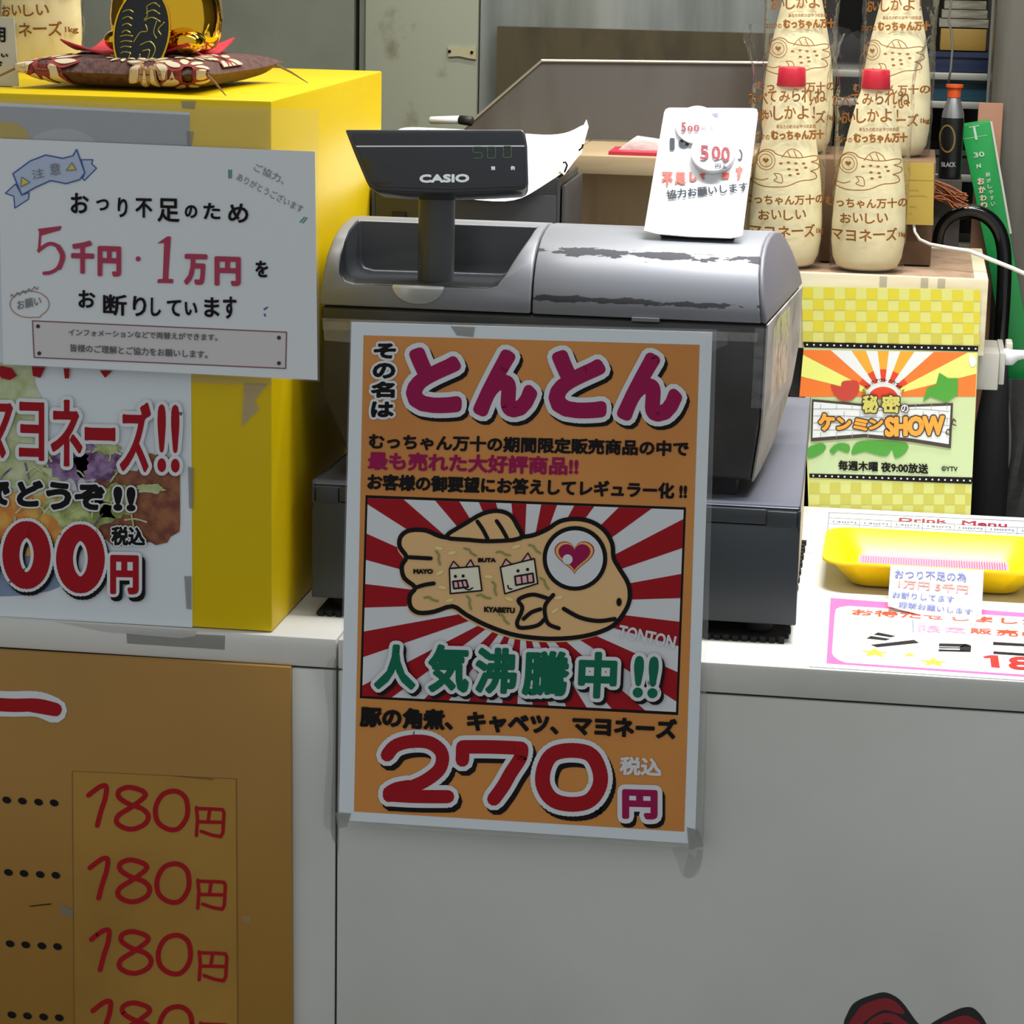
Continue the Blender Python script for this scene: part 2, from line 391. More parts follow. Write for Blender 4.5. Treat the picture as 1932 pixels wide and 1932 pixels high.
for k in range(4):
    dx, dy = (0, 2.6, 5.3, 8)[k], (0, 137, 272, 406.6)[k]
    q = lambda P_: [(x+dx, y+dy) for x, y in P_]
    pr.curve('price_lettering#%d' % k, q([(167.5,1500),(180,1490),(192,1482.5),(201,1484),(199,1505),(191,1530),(184,1557)]), 4.6, mred, 4)
    pr.curve('price_lettering#%d' % k, q([(250,1485.5),(271,1493),(273,1503),(250,1521),(224,1538),(221,1552),(236,1562),(255,1563),(275,1553),(280,1538),(268,1525),(245,1517),(226,1505),(224,1493),(236,1486)]), 4.6, mred, 4, closed=True)
    pr.curve('price_lettering#%d' % k, q([(326,1492),(306,1500),(294,1524),(298,1550),(318,1564),(338,1562),(353,1540),(353,1512),(343,1497)]), 4.6, mred, 4, closed=True)
    for L_ in ([(371,1523),(373,1545),(371,1576)], [(371,1525),(405,1526),(420,1527),(423,1533),(421,1570),(417,1578),(400,1575),(380,1568)], [(396,1527),(393,1549)], [(376,1550),(419,1551)]):
        pr.line('price_lettering#%d' % k, q(L_), 3.2, mred, 4)
    for x, y in ((13,1509),(42.5,1511),(73,1513),(102.5,1514.5)): pr.disc('leader_dot#%d_%d' % (k, x), x+dx*1.2, y+dy*0.997, 8.5, 6.2, ink, 3, 14, 0.35)
pr.poly('scratch#2', [(53,1709),(97,1704),(97,1706),(60,1710)], ink, 3)
pr.poly('scratch#3', [(318,1463),(405,1469),(400,1471)], mat('strip edge', (120,86,30), 0.5), 4)
pr.poly('tape_residue#4', [(115,1703),(140,1720),(138,1728),(116,1725)], gum, 3); pr.poly('tape_residue#5', [(459,1727),(475,1729),(470,1740),(457,1738)], tape, 3)
pr.build(mt)

# ============================================================ TONTON POSTER
ft, nt_ = plane3((663, 608, 0.008), (1344, 627, 0.008), (639, 1547, -0.014))
tp = thing('fish_cake_poster', ft(975, 1590), 'laminated orange poster of a fish-shaped cake priced 270 yen, taped before the cash register', 'poster')
sheet('lamination_film', ft, nt_, [(660,604),(1352,622),(1324,1603),(634,1556)], clear, 0.0004, tp).location = (0, 0.0013, 0)
sheet('paper', ft, nt_, [(663,608),(1344,627),(1311,1592),(639,1547)], paper, 0.0009, tp)
pr = Print(ft, nt_)
A = Z(2.611, 620, 600); B = Z(2.611, 620, 1150)
pr.poly('orange_ground', [(686,632.5),(1320,650.6),(1291,1569),(668,1531)], orange, 1)
vx = [('そ',704,646,748,676),('の',702,683,747,714),('名',699,718,746,750),('は',699,756,744,787)]
for ch, a, b, c, d in vx: pr.text('side_title', ch, (a+2, b+1), (c, b+1.5), (a+1, d), ink, 3, r=2.0, out=pwhite, ro=4.5)
for ch, a, b, c, d, s1 in (('と',765,654,875,777,4),('ん',892,657,1020,785,9),('と',1034,659,1148,787,4),('ん',1163,663,1294,793,10)):
    pr.text('title', ch, (a+s1, b), (c+(0 if s1 > 10 else 0), b+4), (a, d), magenta, 3, r=9.5, out=pwhite, ro=9.5, shadow=ink, sh=(5, 7))
pr.text('blurb', 'むっちゃん万十の期間限定販売商品の中で', (697,817), (1300,831.5), (696,847), ink, 2, r=1.3)
pr.text('blurb', '最も売れた大好評商品!!', (695,851), (1092,862), (694,886), magenta, 2, r=1.5)
pr.text('blurb', 'お客様の御要望にお答えしてレギュラー化 !!', (694,893), (1297,911), (693,924), ink, 2, r=1.4)
# picture frame and sunburst
fr4 = [(690,934),(1294.5,957),(1279.5,1349),(679,1317)]
pr.poly('picture_border', fr4, ink, 2)
inn = [(694,939.5),(1290,961.5),(1275.5,1343),(683.5,1312.5)]
pr.poly('sunburst', inn, pwhite, 3)
def cross(o, d, poly):
    best = None
    for i in range(len(poly)):
        (x1, y1), (x2, y2) = poly[i], poly[(i+1) % len(poly)]
        ex, ey = x2-x1, y2-y1; den = d[0]*ey-d[1]*ex
        if abs(den) < 1e-9: continue
        t = ((x1-o[0])*ey-(y1-o[1])*ex)/den; u = ((x1-o[0])*d[1]-(y1-o[1])*d[0])/den
        if t > 0 and -1e-6 <= u <= 1+1e-6 and (best is None or t < best[0]): best = (t, i)
    return (o[0]+d[0]*best[0], o[1]+d[1]*best[0]), best[1]
def wedge(o, a0, a1, poly):
    p0, i0 = cross(o, (math.cos(a0), math.sin(a0)), poly); p1, i1 = cross(o, (math.cos(a1), math.sin(a1)), poly)
    out = [o, p0]; i = i0
    while i != i1: out.append(poly[(i+1) % len(poly)]); i = (i+1) % len(poly)
    return out+[p1]
O = (985, 1137); NR = 21
for k in range(NR):
    a0 = -math.pi/2-0.03+2*math.pi*k/NR; pr.poly('sunburst', wedge(O, a0-math.pi/NR*0.5, a0+math.pi/NR*0.5, inn), red, 4)
# fish cake emblem
body = A(555,1075, 480,1045, 400,1045, 357,1075, 352,1125, 385,1175, 362,1220, 375,1280, 428,1325, 402,1365, 405,1420, 445,1450, 520,1445, 612,1418, 680,1460, 780,1512, 900,1555, 1010,1573, 1120,1578, 1230,1570, 1320,1550, 1400,1515, 1450,1460, 1483,1390, 1478,1310, 1435,1235, 1405,1180, 1398,1110, 1360,1045, 1295,1002, 1215,988, 1140,1000, 1080,1038, 1010,1068, 940,1078, 800,1088, 650,1084)
bs = smoothpts(body, True, 3)
pr.poly('fish_emblem', [(x-4, y+7) for x, y in bs], tan, 5); pr.poly('fish_emblem', bs, tan, 6)
pr.line('fish_emblem', bs, 4.2, ink, 7, closed=True)
fin = smoothpts(A(580,1075, 680,1008, 760,962, 835,948, 895,968, 930,1020, 948,1082, 800,1097, 690,1090), True, 3)
pr.poly('fish_emblem', fin, tan, 9); pr.line('fish_emblem', fin, 4, ink, 10, closed=True)
for L_ in (A(735,1000, 762,1040, 785,1085), A(830,998, 855,1035, 880,1080), A(395,1176, 505,1182), A(430,1326, 475,1312, 520,1305)): pr.curve('fish_emblem', L_, 3.8, ink, 10)
E0 = A(1215,1182)[0]
pr.disc('fish_emblem', E0[0], E0[1], 61, 61, ink, 9, 40); pr.disc('fish_emblem', E0[0], E0[1], 53, 53, pwhite, 10, 40)
ht = [(16*math.sin(t)**3, -(13*math.cos(t)-5*math.cos(2*t)-2*math.cos(3*t)-math.cos(4*t))) for t in [2*math.pi*k/40 for k in range(40)]]
hc = A(1213,1165)[0]
for sc, m_, ly in ((2.35, red, 11), (2.22, mat('heart rim', (232,170,96), 0.4), 12), (1.88, red, 13), (1.8, magenta, 14)): pr.poly('fish_emblem', [(hc[0]+x*sc, hc[1]+y*sc*0.92) for x, y in ht], m_, ly)
hl = A(1180,1185)[0]; pr.disc('fish_emblem', hl[0], hl[1], 9.5, 9.5, pwhite, 16)
pr.curve('fish_emblem', A(1160,1430, 1240,1473, 1330,1490, 1410,1480), 4, ink, 9)
nl = A(1432,1397)[0]; pr.disc('fish_emblem', nl[0], nl[1], 5, 8, ink, 9)
for L_ in (A(1108,1362, 1070,1410, 1068,1460, 1085,1505, 1135,1526), A(1078,1378, 1005,1360, 938,1385, 955,1420, 950,1450, 930,1498, 948,1524, 1030,1512, 1070,1475), A(962,1480, 1000,1448, 1045,1432)): pr.curve('fish_emblem', L_, 3.8, ink, 9)
cream = mat('cream ink', (228,224,198), 0.4); pink = mat('pink ink', (232,170,178), 0.4)
sq = {0: (A(597,1232, 742,1220, 757,1340, 602,1355), A(600,1226, 617,1196, 643,1222), A(680,1220, 702,1188, 718,1220), A(627,1270, 665,1268), A(615,1295, 680,1288, 690,1322, 620,1330), A(675,1330, 695,1336, 712,1326)),
      1: (A(848,1225, 1015,1183, 1032,1305, 870,1356), A(855,1222, 875,1185, 905,1213), A(955,1195, 984,1155, 1002,1190), A(935,1243, 982,1236), A(920,1270, 1008,1255, 1013,1298, 925,1313), A(885,1315, 890,1330, 905,1332))}
for k, (s_, e1, e2, ey, sn, sm) in sq.items():
    pr.poly('pork_cubes', e1, pink, 9); pr.line('pork_cubes', e1, 1.2, ink, 10); pr.poly('pork_cubes', e2, pink, 9); pr.line('pork_cubes', e2, 1.2, ink, 10)
    pr.poly('pork_cubes', s_, cream, 9); pr.line('pork_cubes', s_, 1.4, ink, 10, True)
    for x, y in ey: pr.disc('pork_cubes', x, y, 3, 3, ink, 11, 12)
    pr.poly('pork_cubes', sn, pink, 11); pr.line('pork_cubes', sn, 1.6, ink, 12, True)
    for t in (0.35, 0.68): pr.line('pork_cubes', [(sn[0][0]+(sn[1][0]-sn[0][0])*t, sn[0][1]+(sn[1][1]-sn[0][1])*t), (sn[3][0]+(sn[2][0]-sn[3][0])*t, sn[3][1]+(sn[2][1]-sn[3][1])*t)], 1.3, ink, 12)
    pr.curve('pork_cubes', sm, 1.3, ink, 11)
gsq = mat('cabbage green ink', (140,142,70), 0.4); ysq = mat('pale yellow ink', (232,216,136), 0.4)
for x, y in ((545,1180),(700,1150),(865,1158),(1017,1135),(820,1330),(768,1370),(1068,1305),(510,1382),(695,1400),(868,1480)):
    x += random.uniform(-3, 3); q = random.uniform(-0.4, 0.8); c_, s_ = math.cos(q), math.sin(q)
    pr.curve('filling_bits', A(*sum([[x+a*c_-b*s_, y+a*s_+b*c_] for a, b in ((-30,-18),(-8,-12),(4,6),(26,20))], [])), 2.0, gsq, 9)
for x, y in ((545,1132),(610,1155),(550,1253),(925,1125),(790,1272),(562,1325),(598,1388),(893,1382),(1135,1375),(1115,1440)):
    p = A(x, y)[0]; pr.disc('filling_bits', p[0], p[1], 8, 3.2, ysq, 9, 12, random.uniform(-0.6, 0.4))
for t, a in (('MAYO', A(420,1233, 517,1233, 420,1258)), ('BUTA', A(738,1179, 827,1179, 738,1201)), ('KYABETU', A(768,1418, 920,1424, 768,1446))): pr.text('ingredient_name#'+t, t, a[0], a[1], a[2], ink, 10, r=0.9)
q = B(1437,72, 1716,130, 1424,135); pr.text('romaji_title', 'TONTON', q[0], q[1], q[2], pwhite, 5, r=1.0)
for ch, a, b, c, d, s1 in (('人',707,1213,789,1298,0),('気',807,1213,889,1304,0),('沸',896,1219,979,1306,0),('騰',985,1225,1077,1310,0),('中',1090,1227,1167,1315,0),('!!',1194,1235,1245,1314,0)):
    pr.text('green_banner', ch, (a+4, b), (c, b+2), (a, d), green, 15, r=3.6, out=pwhite, ro=7, shadow=ink, sh=(5, 6))
pr.text('ingredients', '豚の角煮、キャベツ、マヨネーズ', (680,1331), (1278,1356), (679,1371), ink, 3, r=2.2)
# rounded price numerals drawn with a fat pen
def fat(part, strokes, r, m_, out, ro, sh, layer):
    for dx, dy, rr, mm, ly in ((sh[0], sh[1], r+ro, ink, layer), (0, 0, r+ro, out, layer+1), (0, 0, r, m_, layer+2)):
        for st, cl in strokes: pr.line(part, [(x+dx, y+dy) for x, y in (smoothpts(st, cl, 5) if len(st) > 2 else st)], rr, mm, ly, cl)
two = [(B(290,715, 330,670, 410,648, 500,655, 558,705, 550,780, 480,840, 390,880, 300,915), False), (B(305,912, 400,918, 500,920, 588,920), False), (B(300,900, 340,880, 400,870), False)]
fat('price', two, 12.5, red, pwhite, 9, (6, 9), 3)
sev = [(B(660,740, 662,680), False), (B(662,675, 780,675, 880,678, 950,682), False), (B(952,684, 945,730, 900,800, 860,870, 815,932), False)]
fat('price', sev, 12.8, red, pwhite, 9, (6, 9), 3)
zer = [(B(1195,692, 1290,712, 1335,790, 1335,870, 1285,940, 1195,958, 1105,935, 1058,865, 1062,780, 1105,712), True)]
fat('price', zer, 14, red, pwhite, 9, (6, 9), 3)
pr.text('price', '円', (1174,1488), (1241,1490), (1174,1544), magenta, 3, r=4, out=pwhite, ro=9, shadow=ink, sh=(5, 8))
pr.text('tax_note', '税込', (1170,1426), (1249,1430), (1169,1461), pwhite, 3, r=1.6)
pr.build(tp)
# taped corners
pr = Print(ft, nt_)
pr.poly('corner_tape#6', [(632,1532),(663,1534),(655,1560),(640,1562)], gum, 3)
pr.poly('corner_tape#7', [(1296,1560),(1318,1566),(1328,1597),(1300,1603)], gum, 3)
pr.poly('corner_tape#8', [(850,615),(897,617),(893,636),(862,633)], gum, 3)
pr.poly('corner_tape#9', [(1322,622),(1374,626),(1372,650),(1330,668)], clear, 3)
pr.build(tp)

# ============================================================ YELLOW BOX and what hangs on it
X1 = -0.2795; YB = 0.0073; DB = 0.4451; HB = 0.4451
yel = mat('yellow lacquer', (222, 190, 4), 0.4, c2=(214, 182, 2), scale=4, spec=0.25)
yb = thing('yellow_display_box', (-0.52, YB+DB/2, 0), 'tall bright yellow box at the left end of the counter', 'box')
mb = MB(); mb.box((-0.80, YB, 0.001), (X1, YB+DB, HB)); modded(mb.build('box_body', yel, yb), 0.0016)
ff, nf = plane3((0, 500, YB-0.0006), (500, 500, YB-0.0006), (200, 900, YB-0.0006)); nf = Vector((0, -1, 0))
fp = thing('mayonnaise_poster', atY(180, 1170, YB), 'white poster of fried chicken and salad reading mayonnaise, taped to the yellow box front', 'poster')
sheet('paper', ff, nf, [(-80,190),(358,212),(363,1184),(-80,1158)], paper, 0.0005, fp)
pr = Print(ff, nf)
C4 = Z(3.019, 0, 600)
gr = mat('grey print', (168,170,172), 0.4); 
pr.poly('photo_print', [(-70,197),(358,217),(358,282),(-70,270)], gr, 1)
pr.disc('photo_print', 10, 262, 46, 32, mat('mustard print', (196,168,40), 0.4), 2)
pr.disc('photo_print', 118, 290, 72, 48, mat('pale grey print', (184,186,188), 0.4), 2)
# food photo as printed shapes
FO = [mat('print %s' % n_, c_, 0.45, c2=c2_, scale=sc_, lo=0.4, hi=0.62) for n_, c_, c2_, sc_ in (('fried chicken', (112,52,34), (150,92,50), 90), ('fries', (208,128,48), (224,176,78), 70), ('lettuce', (120,138,60), (190,200,130), 80), ('cabbage', (200,206,168), (168,180,120), 60), ('purple cabbage', (84,42,92), (150,120,160), 120), ('plate', (120,140,170), (150,165,185), 10))]
def blob(part, cx, cy, rx, ry, m_, ly, jag=0.12, n=30, clip=None):
    P_ = []
    for k in range(n):
        a = 2*math.pi*k/n; q = 1+random.uniform(-jag, jag); x, y = cx+rx*q*math.cos(a), cy+ry*q*math.sin(a)
        P_.append((min(x, clip) if clip else x, y))
    pr.poly(part, P_, m_, ly)
blob('food_photo', 10, 1085, 120, 40, FO[5], 2, 0.02)
blob('food_photo', 250, 960, 105, 70, FO[0], 3, 0.1, clip=340)
blob('food_photo', 300, 940, 50, 85, FO[0], 4, 0.06, clip=340)
blob('food_photo', 60, 985, 130, 62, FO[1], 5, 0.08)
blob('food_photo', 20, 780, 62, 110, FO[3], 3, 0.14)
blob('food_photo', 60, 880, 70, 50, FO[3], 6, 0.15)
blob('food_photo', 150, 962, 66, 34, FO[2], 7, 0.18)
blob('food_photo', 215, 945, 40, 30, FO[2], 7, 0.2)
blob('food_photo', 130, 872, 42, 34, FO[4], 8, 0.22); blob('food_photo', 190, 866, 45, 38, FO[4], 8, 0.22)
blob('food_photo', 205, 845, 22, 12, FO[2], 9, 0.2)
for k in range(46):
    x = random.uniform(10, 250); y = random.uniform(830, 985); a = random.uniform(0, 3.1); l_ = random.uniform(8, 22)
    pr.curve('food_photo', [(x, y), (x+l_*math.cos(a), y+l_*math.sin(a)-4), (x+2*l_*math.cos(a), y+l_*math.sin(a)*1.6)], 1.6, random.choice([FO[3], FO[2], FO[4], FO[3]]), 10)
blob('food_photo', 285, 921, 26, 9, FO[3], 9, 0.2)
for t, a, b, c, d in (('マ',-28,758,27,862),('ヨ',38,756,86,867),('ネ',98,752,158,878),('ー',162,804,220,834),('ズ',228,757,287,888),('!!',299,761,341,889)):
    pr.text('headline', t, (a, b), (c, b+1.5), (a, d), red, 13, r=2.6, out=pwhite, ro=7)
for t, a, b, c, d in (('で',-14,906,21,951),('ど',34,904,84,954),('う',89,907,137,960),('ぞ',143,911,200,960),('!!',216,916,258,962)):
    pr.text('subline', t, (a, b), (c, b+1.5), (a, d), ink, 13, r=3.2, out=pwhite, ro=3.5)
def fat2(part, st, r, m_, ro, sh, ly):
    P_ = smoothpts(st, True, 5)
    for dx, dy, rr, mm, l_ in ((sh[0], sh[1], r+ro, ink, ly), (0, 0, r+ro, pwhite, ly+1), (0, 0, r, m_, ly+2)): pr.line(part, [(x+dx, y+dy) for x, y in P_], rr, mm, l_, True)
for a, b, c, d in ((7,981,98,1110),(108,987,200,1118),(-94,975,-3,1104)):
    cx, cy, rx, ry = (a+c)/2, (b+d)/2, (c-a)/2-16, (d-b)/2-16
    fat2('price', [(cx+rx*math.cos(q), cy+ry*math.sin(q)) for q in [2*math.pi*k/10 for k in range(10)]], 16, red, 6, (4, 7), 13)
pr.text('price', '円', (210,1045), (264,1046), (210,1119), red, 13, r=3.5, out=pwhite, ro=6, shadow=ink, sh=(6, 8))
pr.text('tax_note', '税込', (212,991), (276,993), (212,1027), ink, 13, r=1.5, out=pwhite, ro=2.5)
# the feet of a red line hidden by the notice
for P_ in ([(-6,690),(8,690),(24,694),(34,708),(20,716),(4,712)], [(62,690),(88,690),(78,712),(64,708)], [(122,694),(133,694),(132,713),(124,713)], [(190,698),(214,698),(200,712)]): pr.poly('headline', P_, red, 12)
pr.build(fp)
pr = Print(ff, nf)
pr.poly('edge_tape#10', [(355,880),(366,882),(365,960),(357,958)], gum, 4); pr.poly('edge_tape#11', [(348,1086),(362,1087),(362,1150),(352,1148)], gum, 4); pr.poly('edge_tape#12', [(342,190),(370,190),(368,206),(344,204)], gum, 4); pr.poly('edge_tape#13', [(352,247),(366,248),(362,276),(354,276)], gum, 4)
pr.build(fp)
pr = Print(ff, nf)
pr.poly('tape_residue#14', [(362,706),(513,714),(513,728),(362,722)], tape, 2); pr.poly('tape_residue#15', [(460,722),(505,724),(482,756),(490,772),(456,806)], film('thin old gum', a=0.15, rough=0.4, tint=(225,220,190)), 2)
pr.build(yb)

# handwritten notice in its clear sleeve, hanging in front of the box
fn, nn = plane3((-3, 261, 0.0035), (594, 286, 0.0035), (6, 687, -0.0045))
ns = thing('handwritten_notice', fn(300, 700), 'handwritten notice refusing large yen bills, in a clear sleeve on the yellow box', 'sign')
npaper = mat('notice paper', (214, 218, 220), 0.3, coat=0.3)
sheet('paper', fn, nn, [(-4,261),(594,286),(599,717),(6,687)], npaper, 0.0005, ns)
sheet('clear_sleeve', fn, nn, [(-6,186),(300,196),(597,206),(600,208.5),(602.5,720),(5,690)], film('sleeve film', a=0.045, rough=0.15, bump=0.5, bscale=9, mul=0.4, amin=0.0), 0.0003, ns).location = nn*-0.0011
D = Z(3.116, 0, 180)
pr = Print(fn, nn)
def chars(part, lst, m_, zf, r, ly=3, **k):
    for t, a, b, c, d in lst:
        (x0, y0), (x1, y1) = zf(a, b, c, d); pr.text(part, t, (x0, y0), (x1, y0+(x1-x0)*0.03), (x0, y1), m_, ly, r=r, **k)
chars('first_line', [('お',418,572,524,692),('つ',568,608,642,676),('り',694,600,752,716),('不',798,603,897,717),('足',928,603,1057,742),('の',1088,643,1162,720),('た',1198,630,1297,727),('め',1343,633,1462,747)], ink, D, 1.0)
nred = mat('crimson marker', (168, 40, 74), 0.5)
chars('red_amounts', [('千',420,850,556,1046),('円',576,884,714,1062),('・',800,945,828,975),('万',1084,930,1221,1112),('円',1263,945,1417,1117)], nred, D, 2.6)
pr.line('red_amounts', D(232,790, 356,775), 2.2, nred, 3); pr.line('red_amounts', D(240,790, 230,918), 2.2, nred, 3)
pr.poly('red_amounts', D(228,800, 358,766, 356,792, 240,825), nred, 3)
pr.curve('red_amounts', D(230,910, 290,872, 345,890, 365,945, 345,1010, 300,1040, 262,1045), 3.4, nred, 4); pr.curve('red_amounts', D(345,890, 372,945, 350,1012), 4.6, nred, 5)
pr.poly('red_amounts', D(925,870, 985,828, 1006,830, 990,1078, 1020,1080, 1018,1104, 925,1102, 930,1080, 958,1078, 966,868), nred, 3)
chars('first_line', [('を',1503,970,1578,1068)], ink, D, 1.1)
chars('second_line', [('お',463,1143,562,1247),('断',608,1168,747,1292),('り',783,1178,862,1297),('し',888,1188,948,1297),('て',983,1200,1067,1297),('い',1088,1213,1162,1292),('ま',1203,1185,1292,1302),('す',1313,1180,1392,1312)], ink, D, 1.0)
bg_ = mat('shaded blue pencil', (176, 188, 210), 0.5); bl = mat('blue pen', (48, 84, 150), 0.5); pc = mat('grey pencil', (120, 118, 116), 0.6)
rib = D(78,460, 180,385, 270,350, 370,370, 430,355, 452,318, 500,455, 470,495, 390,518, 300,500, 210,540, 130,585)
for P_ in (D(92,520, 32,575, 82,592, 88,662, 168,610, 172,572, 130,585), D(478,378, 546,378, 540,402, 568,428, 497,500, 486,488, 498,455)):
    pr.poly('ribbon_drawing', P_, bg_, 1); pr.line('ribbon_drawing', P_, 1.0, bl, 2, True)
pr.poly('ribbon_drawing', rib, bg_, 3); pr.line('ribbon_drawing', rib, 1.2, bl, 4, True)
yp = mat('yellow pencil', (204, 196, 84), 0.5)
for P_ in (D(125,537, 130,480, 178,510), D(393,440, 425,395, 450,437)): pr.poly('ribbon_drawing', P_, yp, 5); pr.line('ribbon_drawing', P_, 0.8, pc, 6, True)
for t, a in (('注', D(188,440, 258,425, 195,495)), ('意', D(292,400, 355,395, 298,470))): pr.text('ribbon_lettering', t, a[0], a[1], a[2], pc, 5)
a = D(1505,395, 1680,480, 1490,440); pr.text('thanks_note', 'ご協力、', a[0], a[1], a[2], pc, 2)
a = D(1405,452, 1790,650, 1388,495); pr.text('thanks_note', 'ありがとうございます', a[0], a[1], a[2], pc, 2)
gp = mat('green pen', (60, 140, 104), 0.5)
for gi_, P_ in enumerate((D(1342,436, 1352,436, 1354,488, 1344,488), D(1356,436, 1364,436, 1364,488, 1357,488), D(1760,745, 1790,712, 1796,716, 1768,748), D(1776,750, 1804,715, 1810,719, 1784,752))): pr.poly('green_tick#%d' % gi_, P_, gp, 2)
op = mat('brown pencil', (176, 128, 100), 0.6)
pr.line('speech_bubble', D(*sum([[175+115*math.cos(t), 1228+78*math.sin(t)] for t in [2*math.pi*k/26+1.35 for k in range(25)]], []))+D(232,1305), 0.9, op, 2, True)
a = D(100,1208, 240,1178, 106,1262); pr.text('speech_bubble', 'お願い', a[0], a[1], a[2], pc, 2, r=0.2)
a = D(60,1170, 225,1115, 64,1195); pr.text('speech_bubble', '～～～～～', a[0], a[1], a[2], pc, 2)
fb = D(192,1325, 1685,1392, 1680,1605, 202,1540)
pr.poly('boxed_message', fb, mat('faint beige pencil', (204, 200, 200), 0.5), 1); pr.line('boxed_message', fb, 1.1, mat('maroon pencil', (128, 84, 88), 0.6), 2, True)
for x, y in D(225,1357, 232,1516, 1641,1424, 1641,1574): pr.disc('boxed_message', x, y, 3.8, 3.8, mat('dark maroon pen', (58, 36, 44), 0.6), 3, 12)
a = D(405,1370, 1280,1402, 405,1408); pr.text('boxed_message', 'インフォメーションなどで両替えができます。', a[0], a[1], (a[2][0], a[2][1]+1), mat('pencil dark', (92,92,92), 0.6), 3, r=0.25)
a = D(415,1460, 1222,1500, 415,1506); pr.text('boxed_message', '皆様のご理解とご協力をお願いします。', a[0], a[1], a[2], mat('pencil dark', (92,92,92), 0.6), 3, r=0.25)
for P_ in (D(1548,1255, 1575,1240, 1578,1246, 1556,1264), D(1550,1284, 1560,1282, 1565,1300, 1556,1300)): pr.poly('sweat_marks', P_, bl, 2)
pr.build(ns)

# ============================================================ CASH REGISTER
silver = mat('silver register plastic', (124, 126, 131), 0.42, metal=0.15, c2=(112, 113, 117), scale=5, lo=0.4, hi=0.8)
dgrey = mat('charcoal register plastic', (84, 88, 92), 0.45)
graph = mat('graphite drawer front', (46, 51, 55), 0.45)
base_g = mat('register base grey', (92, 94, 104), 0.45)
cr = thing('cash_register', (-0.06, 0.28, 0), 'grey cash register with a worn domed cover, on a black mat behind the orange poster', 'cash register')
def XR(y, z): return 0.117+0.075*(y-0.1)-max(0, z-0.262)*0.13-max(0, 0.20-z)*0.12
def XL(y, z): return -0.262+max(0, 0.19-z)*0.42+max(0, z-0.262)*0.10
def loft(prof, xl, xr, nx=2):
    """closed profile (y, z) between two side functions"""
    mb = MB(); n = len(prof); vs = []
    for k in range(nx):
        for y, z in prof: a, b = xl(y, z), xr(y, z); vs.append((a+(b-a)*k/(nx-1), y, z))
    fs = [(k*n+i, (k+1)*n+i, (k+1)*n+(i+1) % n, k*n+(i+1) % n) for k in range(nx-1) for i in range(n)]
    fs += [tuple(range(n-1, -1, -1)), tuple(range((nx-1)*n, nx*n))]
    mb.add(vs, fs); return mb
ZS = 0.267
# dome profile
dome = [(0.100, ZS), (0.1005, 0.280), (0.105, 0.296), (0.114, 0.309), (0.128, 0.319), (0.148, 0.3265), (0.172, 0.3305), (0.2, 0.332), (0.235, 0.329), (0.27, 0.320), (0.31, 0.303), (0.345, 0.280), (0.352, ZS)]
XS = -0.0775
def dome_cover(name, xl, xr, cut=None, nx=2):
    mb = loft(dome, xl, xr, nx)
    o = mb.build(name, silver, cr)
    bm = bmesh.new(); bm.from_mesh(o.data); bmesh.ops.recalc_face_normals(bm, faces=bm.faces); bm.to_mesh(o.data); bm.free()
    return modded(o, 0.0022, 3, cut=cut, ang=42)
# well for the display post, cut into the left cover
def cutter():
    c_ = [(-0.2445, 0.350), (-0.2445, 0.300), (-0.2435, 0.294), (-0.2395, 0.2885), (-0.231, 0.2865), (-0.116, 0.2875), (-0.107, 0.2905), (-0.1015, 0.298), (-0.0865, 0.3265), (-0.084, 0.350)]
    mb = MB(); mb.prism([(x, 0.05, z) for x, z in c_], (0, 0.135, 0)); o = mb.build('cut', mat('well grey', (58, 60, 64), 0.3, metal=0.3), cr)
    bm = bmesh.new(); bm.from_mesh(o.data); bmesh.ops.recalc_face_normals(bm, faces=bm.faces); bm.to_mesh(o.data); bm.free()
    return o
dome_cover('left_cover', XL, lambda y, z: XS-0.0007, cut=cutter())
# printer cover with peeled paint along its shoulder
pc_ = mat('worn printer cover', (124, 126, 131), 0.42, metal=0.15)
nt = pc_.node_tree; N = nt.nodes; L = nt.links; bs_ = N['Principled BSDF']
tc = N.new('ShaderNodeTexCoord'); sx = N.new('ShaderNodeSeparateXYZ'); L.new(tc.outputs['Object'], sx.inputs[0])
def band(axis, c_, wd):
    a = N.new('ShaderNodeMath'); a.operation = 'SUBTRACT'; L.new(sx.outputs[axis], a.inputs[0]); a.inputs[1].default_value = c_
    b = N.new('ShaderNodeMath'); b.operation = 'ABSOLUTE'; L.new(a.outputs[0], b.inputs[0])
    c = N.new('ShaderNodeMath'); c.operation = 'DIVIDE'; L.new(b.outputs[0], c.inputs[0]); c.inputs[1].default_value = wd; return c
nz = N.new('ShaderNodeTexNoise'); nz.inputs['Scale'].default_value = 1; nz.inputs['Detail'].default_value = 7; nz.inputs['Roughness'].default_value = 0.65
mp = N.new('ShaderNodeMapping'); mp.inputs['Scale'].default_value = (38, 120, 120); L.new(tc.outputs['Object'], mp.inputs[0]); L.new(mp.outputs[0], nz.inputs['Vector'])
masks = []
for (cy, wy) in ((0.126-0.28, 0.0095),):
    bnd = band('Y', cy, wy); ad = N.new('ShaderNodeMath'); ad.operation = 'MULTIPLY_ADD'; L.new(nz.outputs['Fac'], ad.inputs[0]); ad.inputs[1].default_value = 2.6; ad.inputs[2].default_value = -0.95
    lt = N.new('ShaderNodeMath'); lt.operation = 'LESS_THAN'; L.new(bnd.outputs[0], lt.inputs[0]); L.new(ad.outputs[0], lt.inputs[1]); masks.append(lt)
bz = band('Z', 0.2805, 0.0048); ad = N.new('ShaderNodeMath'); ad.operation = 'MULTIPLY_ADD'; L.new(nz.outputs['Fac'], ad.inputs[0]); ad.inputs[1].default_value = 3.2; ad.inputs[2].default_value = -1.3
